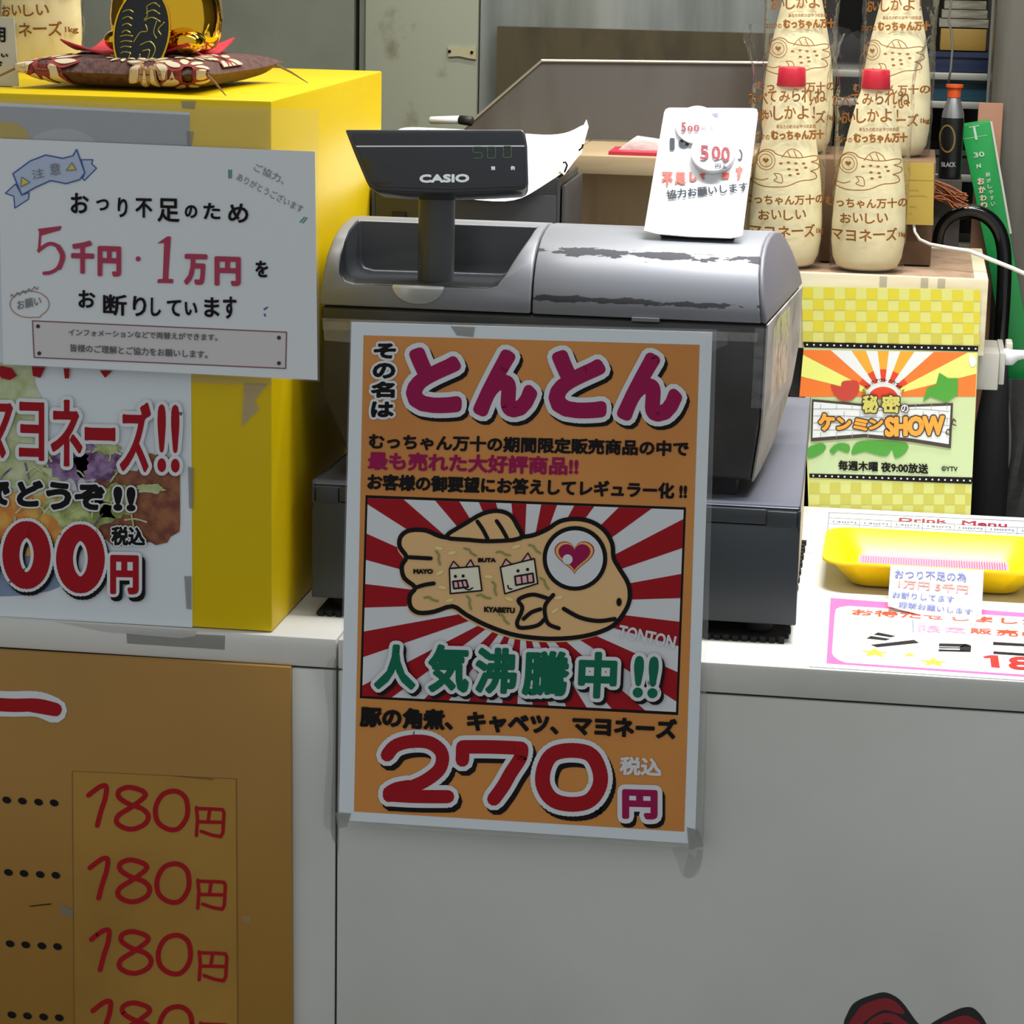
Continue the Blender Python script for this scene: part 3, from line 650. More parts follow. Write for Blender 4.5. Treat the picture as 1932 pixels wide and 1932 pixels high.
lt = N.new('ShaderNodeMath'); lt.operation = 'LESS_THAN'; L.new(bz.outputs[0], lt.inputs[0]); L.new(ad.outputs[0], lt.inputs[1]); masks.append(lt)
mx = N.new('ShaderNodeMath'); mx.operation = 'MAXIMUM'; L.new(masks[0].outputs[0], mx.inputs[0]); L.new(masks[1].outputs[0], mx.inputs[1])
cm = N.new('ShaderNodeMix'); cm.data_type = 'RGBA'; L.new(mx.outputs[0], cm.inputs['Factor'])
cm.inputs['A'].default_value = (*lin((124, 126, 131)), 1); cm.inputs['B'].default_value = (*lin((66, 66, 70)), 1)
L.new(cm.outputs['Result'], bs_.inputs['Base Color'])
mm = N.new('ShaderNodeMath'); mm.operation = 'MULTIPLY_ADD'; L.new(mx.outputs[0], mm.inputs[0]); mm.inputs[1].default_value = 0.5; mm.inputs[2].default_value = 0.42; L.new(mm.outputs[0], bs_.inputs['Roughness'])
mb = loft(dome, lambda y, z: XS+0.0007, XR); o = mb.build('printer_cover', pc_, cr)
bm = bmesh.new(); bm.from_mesh(o.data); bmesh.ops.recalc_face_normals(bm, faces=bm.faces); bm.to_mesh(o.data); bm.free()
modded(o, 0.0015, 2, ang=42)
# end cap of the cover, dark, on the right
mb = loft([(y, z) for y, z in dome], lambda y, z: XR(y, z), lambda y, z: XR(y, z)+0.004+max(0, 0.30-z)*0.03)
o = mb.build('end_cap', mat('end cap grey', (104, 102, 108), 0.5), cr); bm = bmesh.new(); bm.from_mesh(o.data); bmesh.ops.recalc_face_normals(bm, faces=bm.faces); bm.to_mesh(o.data); bm.free(); modded(o, 0.004, 3)
# latch on the printer cover lip
mb = MB(); a = atY(1192, 603, 0.0985); b = atY(1244, 606, 0.0985); mb.box((a.x, 0.097, ZS-0.002), (b.x, 0.103, ZS+0.001)); mb.build('latch', silver, cr)
# lower housing under the seam
low = [(0.102, ZS-0.0012), (0.102, 0.188), (0.108, 0.175), (0.110, 0.130), (0.16, 0.131), (0.22, 0.140), (0.27, 0.156), (0.31, 0.182), (0.335, 0.215), (0.348, ZS-0.0012)]
mb = loft(low, lambda y, z: XL(y, z)+0.001, lambda y, z: XR(y, z)+0.004)
hm = mat('taped housing grey', (52, 52, 50), 0.35, c2=(66, 65, 61), scale=12, lo=0.45, hi=0.7)
o = mb.build('housing', hm, cr); bm = bmesh.new(); bm.from_mesh(o.data); bmesh.ops.recalc_face_normals(bm, faces=bm.faces); bm.to_mesh(o.data); bm.free(); modded(o, 0.004, 3, ang=30)
mb = loft(low, lambda y, z: XR(y, z)+0.0040, lambda y, z: XR(y, z)+0.0055); o = mb.build('side_panel', mat('smudged side panel', (150, 147, 140), 0.75, spec=0.2, c2=(110, 108, 104), scale=22, lo=0.5, hi=0.75), cr)
bm = bmesh.new(); bm.from_mesh(o.data); bmesh.ops.recalc_face_normals(bm, faces=bm.faces); bm.to_mesh(o.data); bm.free()
# clear tape stuck over the housing's right corner
mb = MB(); tz = [(ZS-0.004), 0.235, 0.195]
vs = []
for z in tz:
    for y, off in ((0.1012, -0.012), (0.1012, 0.004), (0.16, 0), (0.24, 0)): vs.append((XR(y, z)+0.0062+(off if y < 0.11 else 0.0005), y-(0.0002 if y < 0.11 else 0), z))
mb.add(vs, [(r_*4+c_, r_*4+c_+1, (r_+1)*4+c_+1, (r_+1)*4+c_) for r_ in range(2) for c_ in range(3)])
fh, nh = plane3((603, 600, 0.1012), (1400, 600, 0.1012), (800, 640, 0.1012)); nh = Vector((0, -1, 0))
prt = Print(fh, nh); bt_ = film('yellowed packing tape', a=0.16, rough=0.25, bump=0.8, bscale=50, tint=(244, 240, 226))
prt.poly('packing_tape#1', [(608,600),(1430,628),(1428,645),(609,622)], bt_, 1)
prt.poly('packing_tape#2', [(610,606),(664,608),(662,646),(612,642)], bt_, 2)
prt.build(cr)
mb.build('clear_tape', film('wrinkled packing tape', a=0.06, rough=0.25, bump=0.8, bscale=40, mul=0.6), cr)
# dark neck, swooping base and the drawer
mb = MB(); mb.box((-0.215, 0.118, 0.112), (0.10, 0.30, 0.150)); mb.build('neck', mat('neck black', (30, 30, 32), 0.6), cr)
sw = [(0.078, 0.1135), (0.078, 0.117), (0.12, 0.1155), (0.20, 0.1165), (0.27, 0.121), (0.32, 0.129), (0.35, 0.138), (0.372, 0.1475), (0.39, 0.152), (0.41, 0.150), (0.44, 0.12), (0.44, 0.1135)]
mb = loft(sw, lambda y, z: -0.261+0.03*(y-0.08), lambda y, z: 0.1570-0.018*(y-0.08)); o = mb.build('base_deck', base_g, cr); modded(o, 0.0018, 2, ang=40)
mb = loft([(0.079, 0.015), (0.079, 0.113), (0.44, 0.113), (0.44, 0.015)], lambda y, z: -0.2605+0.03*(y-0.08), lambda y, z: 0.1560-0.022*(y-0.08)); modded(mb.build('drawer_case', mat('case cream side', (176, 172, 158), 0.5), cr), 0.0015)
mb = MB(); mb.box((-0.2612, 0.0745, 0.0150), (0.1575, 0.0792, 0.1005)); modded(mb.build('drawer', graph, cr), 0.0012)
mb = MB(); mb.box((-0.2370, 0.0745, 0.1012), (0.1285, 0.0792, 0.1138)); modded(mb.build('drawer_lip', graph, cr), 0.0008)
mb = MB(); mb.box((0.1293, 0.0743, 0.0985), (0.1545, 0.0792, 0.1128)); mb.box((0.1551, 0.0745, 0.0950), (0.1575, 0.0792, 0.1138)); modded(mb.build('corner_tab', graph, cr), 0.0008)
mb = MB(); mb.box((-0.2578, 0.0743, 0.0985), (-0.2378, 0.0792, 0.1128)); mb.box((-0.2612, 0.0745, 0.0950), (-0.2586, 0.0792, 0.1138)); modded(mb.build('corner_tab', graph, cr), 0.0008)
for x, y in ((-0.235, 0.1), (0.125, 0.1), (-0.235, 0.41), (0.125, 0.41)):
    mb = MB(); mb.lathe((x, y, 0.0035), [(0.011, 0), (0.012, 0.002), (0.0115, 0.013)], 18); mb.build('foot', mat('rubber black', (18, 18, 18), 0.8), cr, True)
# customer display on its post
mb = MB()
pc0 = (-0.1665, 0.137)
mb.lathe((pc0[0], pc0[1], 0.268), [(1.0, 0), (1.0, 0.11)], 40, 0, 0.0158, 0.010)
modded(mb.build('display_post', mat('post grey', (66, 68, 70), 0.4), cr), 0)
mb = MB(); c_ = atY(790, 543, 0.1035)
pts = [(c_.x+0.0225*math.cos(t), 0.0982+0.0, c_.z+0.002-0.0155*math.sin(t)*1.0) for t in [math.pi*k/20 for k in range(21)]]
mb.prism(pts, (0, 0.012, 0)); modded(mb.build('post_socket', mat('bright socket', (210, 212, 214), 0.25, metal=0.6), cr), 0.0015)
fd, nd = plane3((652, 250, 0.108), (988, 250, 0.108), (820, 360, 0.090))
pod = [(650,244),(984,243),(991,250),(995,275),(997,345),(993,354),(984,358),(930,361),(840,364),(760,362),(705,358),(696,353),(690,342),(668,290)]
blk = mat('gloss black display', (17, 20, 25), 0.12, spec=0.7)
P0 = [fd(*p) for p in pod]
mb = MB(); cen = sum(P0, Vector())/len(P0); back = [cen+(p-cen)*0.93 for p in P0]
dp = -nd*0.030
n_ = len(P0); mb.add(P0+[p+dp for p in back], [tuple(range(n_)), tuple(range(2*n_-1, n_-1, -1))]+[(i, i+n_, (i+1) % n_+n_, (i+1) % n_) for i in range(n_)])
o = mb.build('display_head', mat('display housing', (44, 46, 50), 0.25), cr); bm = bmesh.new(); bm.from_mesh(o.data); bmesh.ops.recalc_face_normals(bm, faces=bm.faces); bm.to_mesh(o.data); bm.free(); modded(o, 0.0016, 3)
pr = Print(fd, nd)
win = smoothpts([(664,252),(984,249),(990,270),(992,346),(984,353),(850,358),(712,353),(702,346),(690,318)], True, 1)
mb = MB(); wp = [fd(*p)+nd*0.0009 for p in win]; mb.prism(wp, -nd*0.0012); modded(mb.build('display_window', blk, cr), 0.0005)
pr.poly('trim_line', [(672,275.5),(990,275),(990,277.4),(673,278)], mat('trim bright', (190, 196, 200), 0.25, metal=0.3), 5)
lg = mat('light grey lettering', (196, 202, 206), 0.4)
pr.text('maker_lettering', 'CASIO', (792,330), (886,329), (792,346), lg, 5, r=1.3)
seg = mat('dim green segments', (52, 74, 48), 0.4)
def sevenseg(ch, x, y, w_, h_):
    S7 = {'5': 'afgcd', '0': 'abcdef'}[ch]; m_ = y+h_/2; D7 = {'a': (x, y, x+w_, y), 'b': (x+w_, y, x+w_, m_), 'c': (x+w_, m_, x+w_, y+h_), 'd': (x, y+h_, x+w_, y+h_), 'e': (x, m_, x, y+h_), 'f': (x, y, x, m_), 'g': (x, m_, x+w_, m_)}
    for k in S7:
        a, b, c, d = D7[k]; q = 2.0
        pr.line('readout', [(a+(c-a)*0.12, b+(d-b)*0.12), (a+(c-a)*0.88, b+(d-b)*0.88)], 1.1, seg, 5)
sevenseg('5', 893, 278, 17, 21); sevenseg('0', 920, 278, 15, 21); sevenseg('0', 950, 277, 15, 21)
pr.text('key_words', '預', (927,315), (935,315), (927,322), lg, 5, r=0.5); pr.text('key_words', '釣', (964,314), (972,314), (964,322), lg, 5, r=0.5)
pr.build(cr)
# mat under the register
mt2 = thing('non_slip_mat', (-0.05, 0.26, 0), 'black ribbed non-slip mat under the cash register', 'mat')
mb = MB(); rub = mat('black mat rubber', (20, 20, 20), 0.85)
mb.box((-0.256, 0.0720, 0.0004), (0.147, 0.45, 0.0030)); o = mb.build('mat_sheet', rub, mt2)
mb = MB()
for k in range(52):
    x = -0.254+k*0.0078
    mb.box((x, 0.0685, 0.0004), (x+0.0048, 0.0718, 0.0046+0.0006*(k % 2)))
for k in range(24):
    mb.box((0.1474, 0.085+k*0.0148, 0.0004), (0.1515+0.001*(k % 2), 0.085+k*0.0148+0.009, 0.004))
tag(mb.build('mat_tooth', rub, mt2), kind='stuff')

# ============================================================ 500 YEN CARD on the register
fc, nc = plane3((1253, 203, 0.215), (1430, 205, 0.215), (1215, 436, 0.152))
cc = thing('change_shortage_card', fc(1308, 450), 'white card asking for 500 yen coins, leaning on top of the cash register', 'sign')
wcard = mat('white card', (228, 230, 230), 0.5)
rc = lambda L_: smoothpts(L_, True, 1)
cpts = [(1253,212),(1256,206),(1263,203),(1420,204),(1428,206),(1430,214),(1401,443),(1396,446),(1378,449),(1300,446),(1240,441),(1215,435)]
mb = MB(); mb.prism([fc(*p) for p in cpts], -nc*0.0016); mb.build('card', wcard, cc)
# wedge block behind that keeps it up
mb = MB(); a = fc(1245, 438)-nc*0.0018; b = fc(1385, 446)-nc*0.0018; mb.box((a.x, a.y+0.003, 0.3300), (b.x, a.y+0.016, 0.3360)); mb.build('backing', mat('black foam', (16, 16, 18), 0.8), cc)
pr = Print(fc, nc)
G = Z(6.9, 1200, 190)
coral = mat('coral marker', (226, 96, 84), 0.5); bl2 = mat('navy black pen', (40, 44, 56), 0.5)
chars('black_amount', [('1',440,492,505,645),('0',553,508,692,612)], bl2, G, 1.6)
pr.curve('black_amount', G(1350,645, 1375,690, 1368,765, 1335,768), 1.6, bl2, 3)
chars('red_request', [('不',335,930,482,1112),('足',505,935,652,1088),('し',695,935,792,1052),('て',830,950,900,1030),('ま',1120,940,1220,1020),('す',1298,858,1392,1030)], coral, G, 1.6)
a = G(392,1172, 1452,1062, 405,1292); pr.text('request', '協力お願いします', a[0], a[1], a[2], bl2, 3, r=0.6)
pr.build(cc)
# two round paper coins stuck on
sc_ = (fc(1300,300)-fc(1301,300)).length
for (px, py, rx, th, nm) in ((1314.5, 238, 40, 0.003, 'coin_disc'), (1347, 291, 42.5, 0.0065, 'coin_disc')):
    p = fc(px, py); mb = MB(); r_ = rx*sc_
    mb.lathe(p+nc*0.0003, [(r_*0.985, 0), (r_, 0.0006), (r_, th-0.0006), (r_*0.985, th)], 48, ax=nc)
    o = modded(mb.build(nm, mat('white disc card', (226, 228, 230), 0.5), cc), 0, ang=30)
    pr = Print((lambda q: (lambda u, v: (lambda d: CAM+d*((q-CAM).dot(nc)/d.dot(nc)))(ray(u, v))))(p+nc*(th+0.0003)), nc)
    if th < 0.005:
        chars('lettering', [('5',588,288,655,418),('0',670,330,742,412),('0',750,318,828,408)], mat('dark red pen', (140, 50, 56), 0.5), G, 0.7)
        chars('lettering', [('円',848,345,912,408),('玉',960,345,1012,405)], mat('grey blue pen', (120, 122, 136), 0.5), G, 0.2)
        pr.poly('lettering', G(985,170, 1070,160, 1072,240), mat('grey blue pen', (120, 122, 136), 0.5), 2)
    else:
        chars('lettering', [('5',860,592,960,760),('0',1020,610,1130,770),('0',1125,610,1240,790)], mat('pink highlighter', (244, 170, 172), 0.5), G, 1.6, ly=1)
        chars('lettering', [('5',835,588,945,775),('0',985,598,1100,775),('0',1112,608,1222,800)], mat('dark red pen', (140, 50, 56), 0.5), G, 0.6, ly=4)
        chars('lettering', [('円',1030,828,1105,885),('玉',1115,838,1180,892)], bl2, G, 0.3)
    pr.build(o)

# ============================================================ PAPER SHEET, PEN AND TRAY behind the display
hs = thing('receipt_box', (-0.13, 0.40, 0.154), 'dark open bin behind the register display, holding a curled white sheet', 'box')
bk = mat('charcoal bin', (58, 58, 60), 0.4)
a = atY(672, 425, 0.40); b = atY(1062, 425, 0.40); t_ = atY(800, 352, 0.40).z
x0, x1 = max(a.x, X1+0.002), b.x
for nm, A_, B_ in (('front_wall', (x0+0.004, 0.396, 0.156), (x1-0.006, 0.400, t_-0.004)), ('side_wall', (x0, 0.396, 0.15), (x0+0.004, 0.53, t_)), ('side_wall', (x1-0.006, 0.396, 0.15), (x1-0.003, 0.53, t_+0.012)), ('side_wall', (x1-0.0015, 0.398, 0.15), (x1+0.002, 0.53, t_+0.006)), ('back_wall', (x0+0.004, 0.526, 0.15), (x1-0.006, 0.53, t_)), ('bottom', (x0+0.004, 0.40, 0.15), (x1-0.006, 0.526, 0.155))):
    mb = MB(); mb.box(A_, B_); modded(mb.build(nm, bk, hs), 0.0008)
mb = MB(); a = atY(740, 399, 0.3955); b = atY(765, 413, 0.3955); mb.box((a.x, 0.393, b.z), (b.x, 0.396, a.z)); mb.build('latch', mat('bin black', (20, 20, 22), 0.4), hs)
ps = thing('curled_white_sheet', atY(900, 340, 0.45), 'large white paper sheet curling up at its right edge, behind the display', 'paper')
mb = MB()
rows = [  # px, py, Y : near edge to far edge, left to right
 [(684,350,0.385),(760,364,0.385),(850,372,0.385),(965,388,0.385),(1005,364,0.39),(1058,329,0.395),(1072,318,0.40)],
 [(690,320,0.42),(770,325,0.42),(860,330,0.42),(960,335,0.42),(1020,320,0.42),(1066,300,0.42),(1094,290,0.425)],
 [(720,262,0.48),(800,264,0.48),(880,268,0.48),(960,272,0.48),(1030,275,0.47),(1072,268,0.45),(1102,255,0.45)],
 [(724,236,0.51),(800,239,0.51),(880,243,0.51),(960,247,0.51),(1030,255,0.50),(1078,250,0.475),(1108,225,0.465)]]
nr, nc2 = len(rows), len(rows[0])
vs = [atY(*p) for r_ in rows for p in r_]
for p in vs: p.x = max(p.x, X1+0.003)
mb.add(vs, [(r_*nc2+c_, r_*nc2+c_+1, (r_+1)*nc2+c_+1, (r_+1)*nc2+c_) for r_ in range(nr-1) for c_ in range(nc2-1)])
o = mb.build('sheet', mat('crisp white sheet', (226, 226, 220), 0.6), ps)
md = o.modifiers.new('t', 'SOLIDIFY'); md.thickness = 0.0006
modded(o, sub=2)
# tattered outer layer and black marker strokes at the curl
mb = MB(); mb.add([atY(*p) for p in ((1068,300,0.405),(1106,226,0.45),(1110,240,0.45),(1096,290,0.42),(1082,306,0.41),(1064,331,0.395),(1050,318,0.40))], [(0,1,2,3,4,5,6)]); o = mb.build('torn_flap', mat('cream paper edge', (214, 208, 194), 0.6), ps); md = o.modifiers.new('t', 'SOLIDIFY'); md.thickness = 0.0006; modded(o)
mb = MB()
mb.tube([atY(u, v, 0.392) for u, v in ((1062,307),(1067,306),(1070,312),(1067,320),(1065,325))], 0.0010, 6)
mb.tube([atY(u, v, 0.40) for u, v in ((1092,284),(1098,279),(1100,272))], 0.0010, 6)
mb.build('pen_marks', ink, ps)
mk = thing('white_marker_pen', atY(850, 238, 0.52), 'white marker pen with a black end lying on the paper behind the display', 'pen')
a, b, c_ = atY(810, 227, 0.535), atY(868, 226, 0.53), atY(892, 229, 0.525)
mb = MB(); mb.tube([a, a+(b-a)*0.06, b], [0.0022, 0.0038, 0.0042], 14); mb.build('barrel', mat('pen white', (224, 224, 222), 0.4), mk, True)
mb = MB(); mb.tube([b, b+(c_-b)*0.9, c_], [0.0046, 0.005, 0.003], 14); mb.build('cap', mat('pen black', (30, 26, 24), 0.5), mk, True)

# ============================================================ TABLE behind with guard, papers
wood = mat('pale plywood', (176, 156, 122), 0.55, c2=(160, 138, 104), scale=6, stretch=(1, 1, 9))
tb = thing('plywood_table', (-0.05, 0.72, -0.95), 'pale plywood side table standing behind the register', 'table')
zt = 0.3552
xa, xb = atY(1073, 300, 0.62).x, 0.072
xa2 = -0.32
mb = MB(); mb.box((xa2, 0.655, zt-0.019), (xa-0.001, 0.90, zt)); mb.box((xa, 0.62, zt-0.019), (xb, 0.90, zt)); modded(mb.build('table_top', wood, tb), 0.001)
mb = MB(); mb.box((xa+0.004, 0.650, -0.95), (xb, 0.655, zt-0.019)); mb.build('front_board', mat('cardboard brown', (146, 124, 90), 0.7, c2=(130, 108, 78), scale=8, stretch=(8, 1, 1)), tb)
mb = MB(); mb.box((xa2, 0.80, -0.95), (xa, 0.82, zt-0.019)); mb.build('back_board', mat('cardboard brown', (146, 124, 90), 0.7), tb)
# papers on the table
pp = thing('paper_stack', atY(1200, 288, 0.66), 'crumpled white papers on red sheets at the table edge, left of the white card', 'paper')
rs = mat('red sheet', (176, 40, 62), 0.5)
mb = MB(); mb.box((atY(1153, 290, 0.66).x, 0.635, zt+0.0002), (0.06, 0.70, zt+0.0035)); mb.build('red_sheets', rs, pp)
mb = MB(); px_ = [(1165,284),(1185,268),(1197,260),(1225,264),(1262,270),(1262,290),(1170,288)]
mb.prism([atY(u, v, 0.66) for u, v in px_], (0, 0.03, 0)); modded(mb.build('white_paper', mat('crumpled paper', (214, 214, 208), 0.6, bump=0.8, bscale=40), pp), 0.001)
# sheet-metal splash guard on the table
sg = thing('splash_guard', atY(1200, 268, 0.80), 'grey sheet metal splash guard with a sloping left edge', 'panel')
gm = mat('greasy sheet metal', (96, 94, 92), 0.45, metal=0.2, c2=(80, 76, 70), scale=7, stretch=(2, 1, 0.7))
mb = MB(); gp_ = [(868,247),(1022,114),(1500,119),(1500,272),(868,272)]
mb.prism([Vector((p.x, 0.80, max(p.z, zt+0.0005))) for p in [atY(u, v, 0.80) for u, v in gp_]], (0, 0.003, 0)); mb.build('metal_sheet', gm, sg)
mb = MB(); mb.tube([atY(u, v, 0.7985) for u, v in ((868,247),(1022,114),(1500,119))], 0.0016, 6); mb.build('folded_edge', mat('bright folded edge', (170, 168, 160), 0.3, metal=0.7), sg)
# dark board on the wall behind
db = atY(938, 50, WY-0.02)
mb = MB(); c_ = atY(1480, 56, WY-0.02); mb.box((db.x, WY-0.02, -0.2), (c_.x, WY-0.001, db.z))
bb = tag(mb.build('particle_board', mat('greasy brown board', (84, 74, 50), 0.6, c2=(62, 55, 38), scale=9, stretch=(3, 1, 1)), None, org=((db.x+c_.x)/2, WY-0.02, -0.2)), 'dark brown greasy board screwed to the galvanised wall behind the guard', 'board')
# little hinge plate on the pale wall
hp = thing('hinge_plate', atY(870, 98, WY-0.006), 'small cream two-hole bracket on the pale green wall', 'bracket')
mb = MB(); P_ = [(845,88),(868,90),(868,94),(885,90),(898,88),(898,112),(884,110),(866,106),(846,107)]
mb.prism([atY(u, v, WY-0.0075) for u, v in P_], (0, 0.0032, 0)); mb.build('plate', mat('cream plate', (196, 188, 150), 0.5), hp)
for u, v in ((848, 97), (890, 99)):
    mb = MB(); mb.lathe(atY(u, v, WY-0.0078), [(0.0022, -0.0005), (0.0018, 0.001)], 12, ax=(0, -1, 0)); mb.build('screw', ink, hp)

# ============================================================ WOODEN BOX, RISER and MAYONNAISE BOTTLES
ZC = 0.2445
cream_w = mat('cream painted wood', (206, 198, 168), 0.45, c2=(190, 178, 146), scale=8, stretch=(1, 1, 6))
wb = thing('wooden_crate', (0.22, 0.73, 0.166), 'cream wooden crate with a brown top, holding up the front mayonnaise bottles', 'crate')
xl_, xr_ = 0.10, 0.3185
mb = MB(); mb.box((xl_, 0.607, 0.166), (xr_, 0.615, ZC)); modded(mb.build('front_board', cream_w, wb), 0.001)
mb = MB(); mb.box((xr_-0.014, 0.6152, 0.166), (xr_, 0.87, ZC)); modded(mb.build('side_board', cream_w, wb), 0.001)
mb = MB(); mb.box((xl_, 0.6152, 0.166), (xl_+0.008, 0.87, ZC)); modded(mb.build('side_board', cream_w, wb), 0.001)
mb = MB(); mb.box((xl_+0.008, 0.866, 0.166), (xr_-0.014, 0.87, ZC)); modded(mb.build('back_board', cream_w, wb), 0.001)
mb = MB(); mb.box((xl_+0.008, 0.6152, ZC-0.010), (xr_-0.014, 0.866, ZC-0.0015)); mb.build('top_panel', mat('brown particle panel', (150, 126, 104), 0.7, c2=(128, 104, 84), scale=60), wb)
for u, t_ in ((1660,0),(1738,0),(1770,0)):
    a = atY(u, 520, 0.6065); mb = MB(); mb.box((a.x, 0.6063, ZC-0.016), (a.x+0.0075, 0.6068, ZC+0.0002)); mb.build('tape', tape, wb)
# rack that carries the crate
rk = thing('steel_stand', (0.22, 0.72, -0.95), 'dark steel stand under the cream wooden crate', 'stand')
dk = mat('dark stand', (44, 44, 44), 0.6)
mb = MB(); mb.box((0.12, 0.625, 0.155), (0.280, 0.87, 0.1655)); mb.build('plate', dk, rk)
for x in (0.122, 0.266):
    for y in (0.63, 0.85):
        mb = MB(); mb.box((x, y, -0.95), (x+0.012, y+0.012, 0.155)); mb.build('leg', dk, rk)
mb = MB(); mb.box((0.135, 0.80, -0.9), (0.265, 0.805, 0.15)); mb.build('back_sheet', dk, rk)
# riser box
ZR = atY(1690, 300, 0.725).z
rb = thing('cardboard_riser', (0.19, 0.76, ZC), 'brown cardboard box raising the back pair of mayonnaise bottles', 'box')
mb = MB(); mb.box((0.112, 0.700, ZC+0.0002), (atY(1762, 380, 0.70).x, 0.86, ZR)); modded(mb.build('box_body', mat('cardboard', (112, 86, 62), 0.75, c2=(96, 72, 52), scale=10), rb), 0.001)

may = mat('mayonnaise cream', (250, 240, 198), 0.6, spec=0.25)
may_node = may.node_tree.nodes['Principled BSDF']; may_node.inputs['Subsurface Weight'].default_value = 0.12; may_node.inputs['Subsurface Radius'].default_value = (0.01, 0.008, 0.004)
capm = mat('red cap', (196, 14, 44), 0.35)
bagm = film('crinkled clear bag', a=0.015, rough=0.10, bump=0.6, bscale=42, amin=-0.02, mul=0.5)
BX, BY = 0.1945, 0.652          # front right bottle stands here
b0 = Vector((BX, BY, ZC))
def bottle_prof():
    # radius against height measured on the silhouette
    return [(0.0005,0.0),(0.026,0.0),(0.0315,0.003),(0.0355,0.012),(0.0376,0.028),(0.0378,0.045),(0.0370,0.064),(0.0352,0.085),(0.0325,0.104),(0.0292,0.122),(0.0255,0.140),(0.0215,0.158),(0.0180,0.172),(0.0150,0.181),(0.0145,0.184),(0.0140,0.186),(0.0005,0.186)]
SXB, SYB = 1.0, 0.80
def bagfront(x, z):
    """half depth of the bag at height z, x off its middle"""
    t = min(1, max(0, z/0.20)); w_ = 0.0395+0.0005*t; d_ = (0.0345*(1-t)+0.012*t)
    q = max(0.0, 1-min(1, abs(x)/w_)**2.2)
    P_ = bottle_prof()[1:-1]; rb = 0.0
    for i in range(len(P_)-1):
        if P_[i][1] <= z <= P_[i+1][1] and P_[i+1][1] > P_[i][1]: rb = P_[i][0]+(P_[i+1][0]-P_[i][0])*(z-P_[i][1])/(P_[i+1][1]-P_[i][1])
    if 0.186 < z < 0.206: rb = 0.019
    return max(d_*q**0.5+0.0012, SYB*math.sqrt(max(0, rb*rb-x*x))+0.0030 if rb else 0)
def make_bottle(label, group):
    t = thing('mayonnaise_bottle', b0, label, 'bottle', group)
    mb = MB(); mb.lathe(b0+Vector((0, 0, 0.001)), bottle_prof(), 40, 0, SXB, SYB); modded(mb.build('bottle', may, t, True), 0, ang=60)
    mb = MB(); mb.lathe(b0+Vector((0, 0, 0.1855)), [(0.0005,0),(0.0148,0),(0.0150,0.001),(0.0138,0.0185),(0.0128,0.0195),(0.0005,0.0195)], 32); modded(mb.build('cap', capm, t, True), 0, ang=50)
    # clear bag, open crinkled top
    mb = MB(); nz_, na = 22, 36; H = 0.238; vs = []
    rnd = random.Random(3)
    for i in range(nz_+1):
        z = H*i/nz_; zz = z/0.20; w_ = 0.0390+0.0005*min(1, zz)+(0.06*(zz-1) if zz > 1 else 0)
        d_ = 0.0345*(1-min(1, zz))+0.012*min(1, zz)+0.0012
        if i == 0: w_, d_ = 0.038, 0.031
        for k in range(na):
            q = 2*math.pi*k/na; cr_ = 0.0 if i < 3 else (0.005 if zz > 1.05 else 0.003 if zz > 0.8 else 0.0015)
            c_, s_ = math.cos(q), math.sin(q)
            x = w_*math.copysign(abs(c_)**0.8, c_); y = math.copysign(bagfront(x, z) if zz < 1.05 else d_*abs(s_)**0.9+0.001, s_)
            vs.append(b0+Vector((x+rnd.uniform(-1, 1)*cr_*0.5, y+math.copysign(rnd.random()*cr_, s_), z+0.0006+(rnd.uniform(-0.006, 0.010) if i == nz_ else 0))))
    fs = [(i*na+k, i*na+(k+1) % na, (i+1)*na+(k+1) % na, (i+1)*na+k) for i in range(nz_) for k in range(na)]
    mb.add(vs, fs); mb.build('bag', bagm, t, True)
    # print on the bag's front, measured on the front right bottle
    def surf(u, v):
        p = atY(u, v, BY-0.03)
        return Vector((p.x, BY-bagfront(p.x-b0.x, p.z-b0.z)-0.0016, p.z))
    pr_ = Print(surf, Vector((0, -1, 0)), 0.0001)
    K = Z(2.639, 1200, 0)
    for ch, a, b, c, d in (('た',972,475,1022,538),('べ',1022,478,1068,538),('て',1068,470,1112,525),('み',1125,470,1180,528),('ら',1190,455,1232,525),('れ',1238,452,1300,528),('ね',1305,460,1365,530),
                           ('お',1020,555,1052,620),('い',1052,565,1090,612),('し',1095,545,1145,618),('か',1150,545,1210,610),('よ',1215,545,1275,612),('！',1297,550,1306,612),
                           ('お',1015,1062,1072,1112),('い',1080,1060,1130,1108),('し',1140,1060,1190,1112),('い',1200,1060,1255,1108),
                           ('マ',972,1145,1030,1195),('ヨ',1045,1145,1095,1200),('ネ',1110,1140,1175,1200),('ー',1180,1160,1240,1172),('ズ',1245,1135,1300,1200)):
        (x0, y0), (x1, y1) = K(a, b, c, d); pr_.text('lettering', ch, (x0, y0), (x1, y0), (x0, y1), brown, 1, r=0.55)
    (x0, y0), (x1, y1) = K(1308,1160, 1346,1192); pr_.text('lettering', '1kg', (x0, y0), (x1, y0+1), (x0, y1), brown, 1, r=0.5)
    (x0, y0), (x1, y1) = K(940,985, 1350,1035); pr_.text('lettering', 'むっちゃん万十の', (x0, y0), (x1, y0+1), (x0, y1), brown, 1, r=0.6)
    (x0, y0), (x1, y1) = K(1110,638, 1310,658); pr_.text('shop_name', 'あなたの町のおやつのお店', (x0, y0), (x1, y0), (x0, y1), brown, 1, r=0.25)
    (x0, y0), (x1, y1) = K(985,690, 1075,715); pr_.text('shop_name', 'コロワの', (x0, y0), (x1, y0), (x0, y1), brown, 1, r=0.3)
    (x0, y0), (x1, y1) = K(1082,665, 1352,715); pr_.text('shop_name', 'むっちゃん万十', (x0, y0), (x1, y0), (x0, y1), brown, 1, r=1.15)
    Q = lambda *q: K(*q)
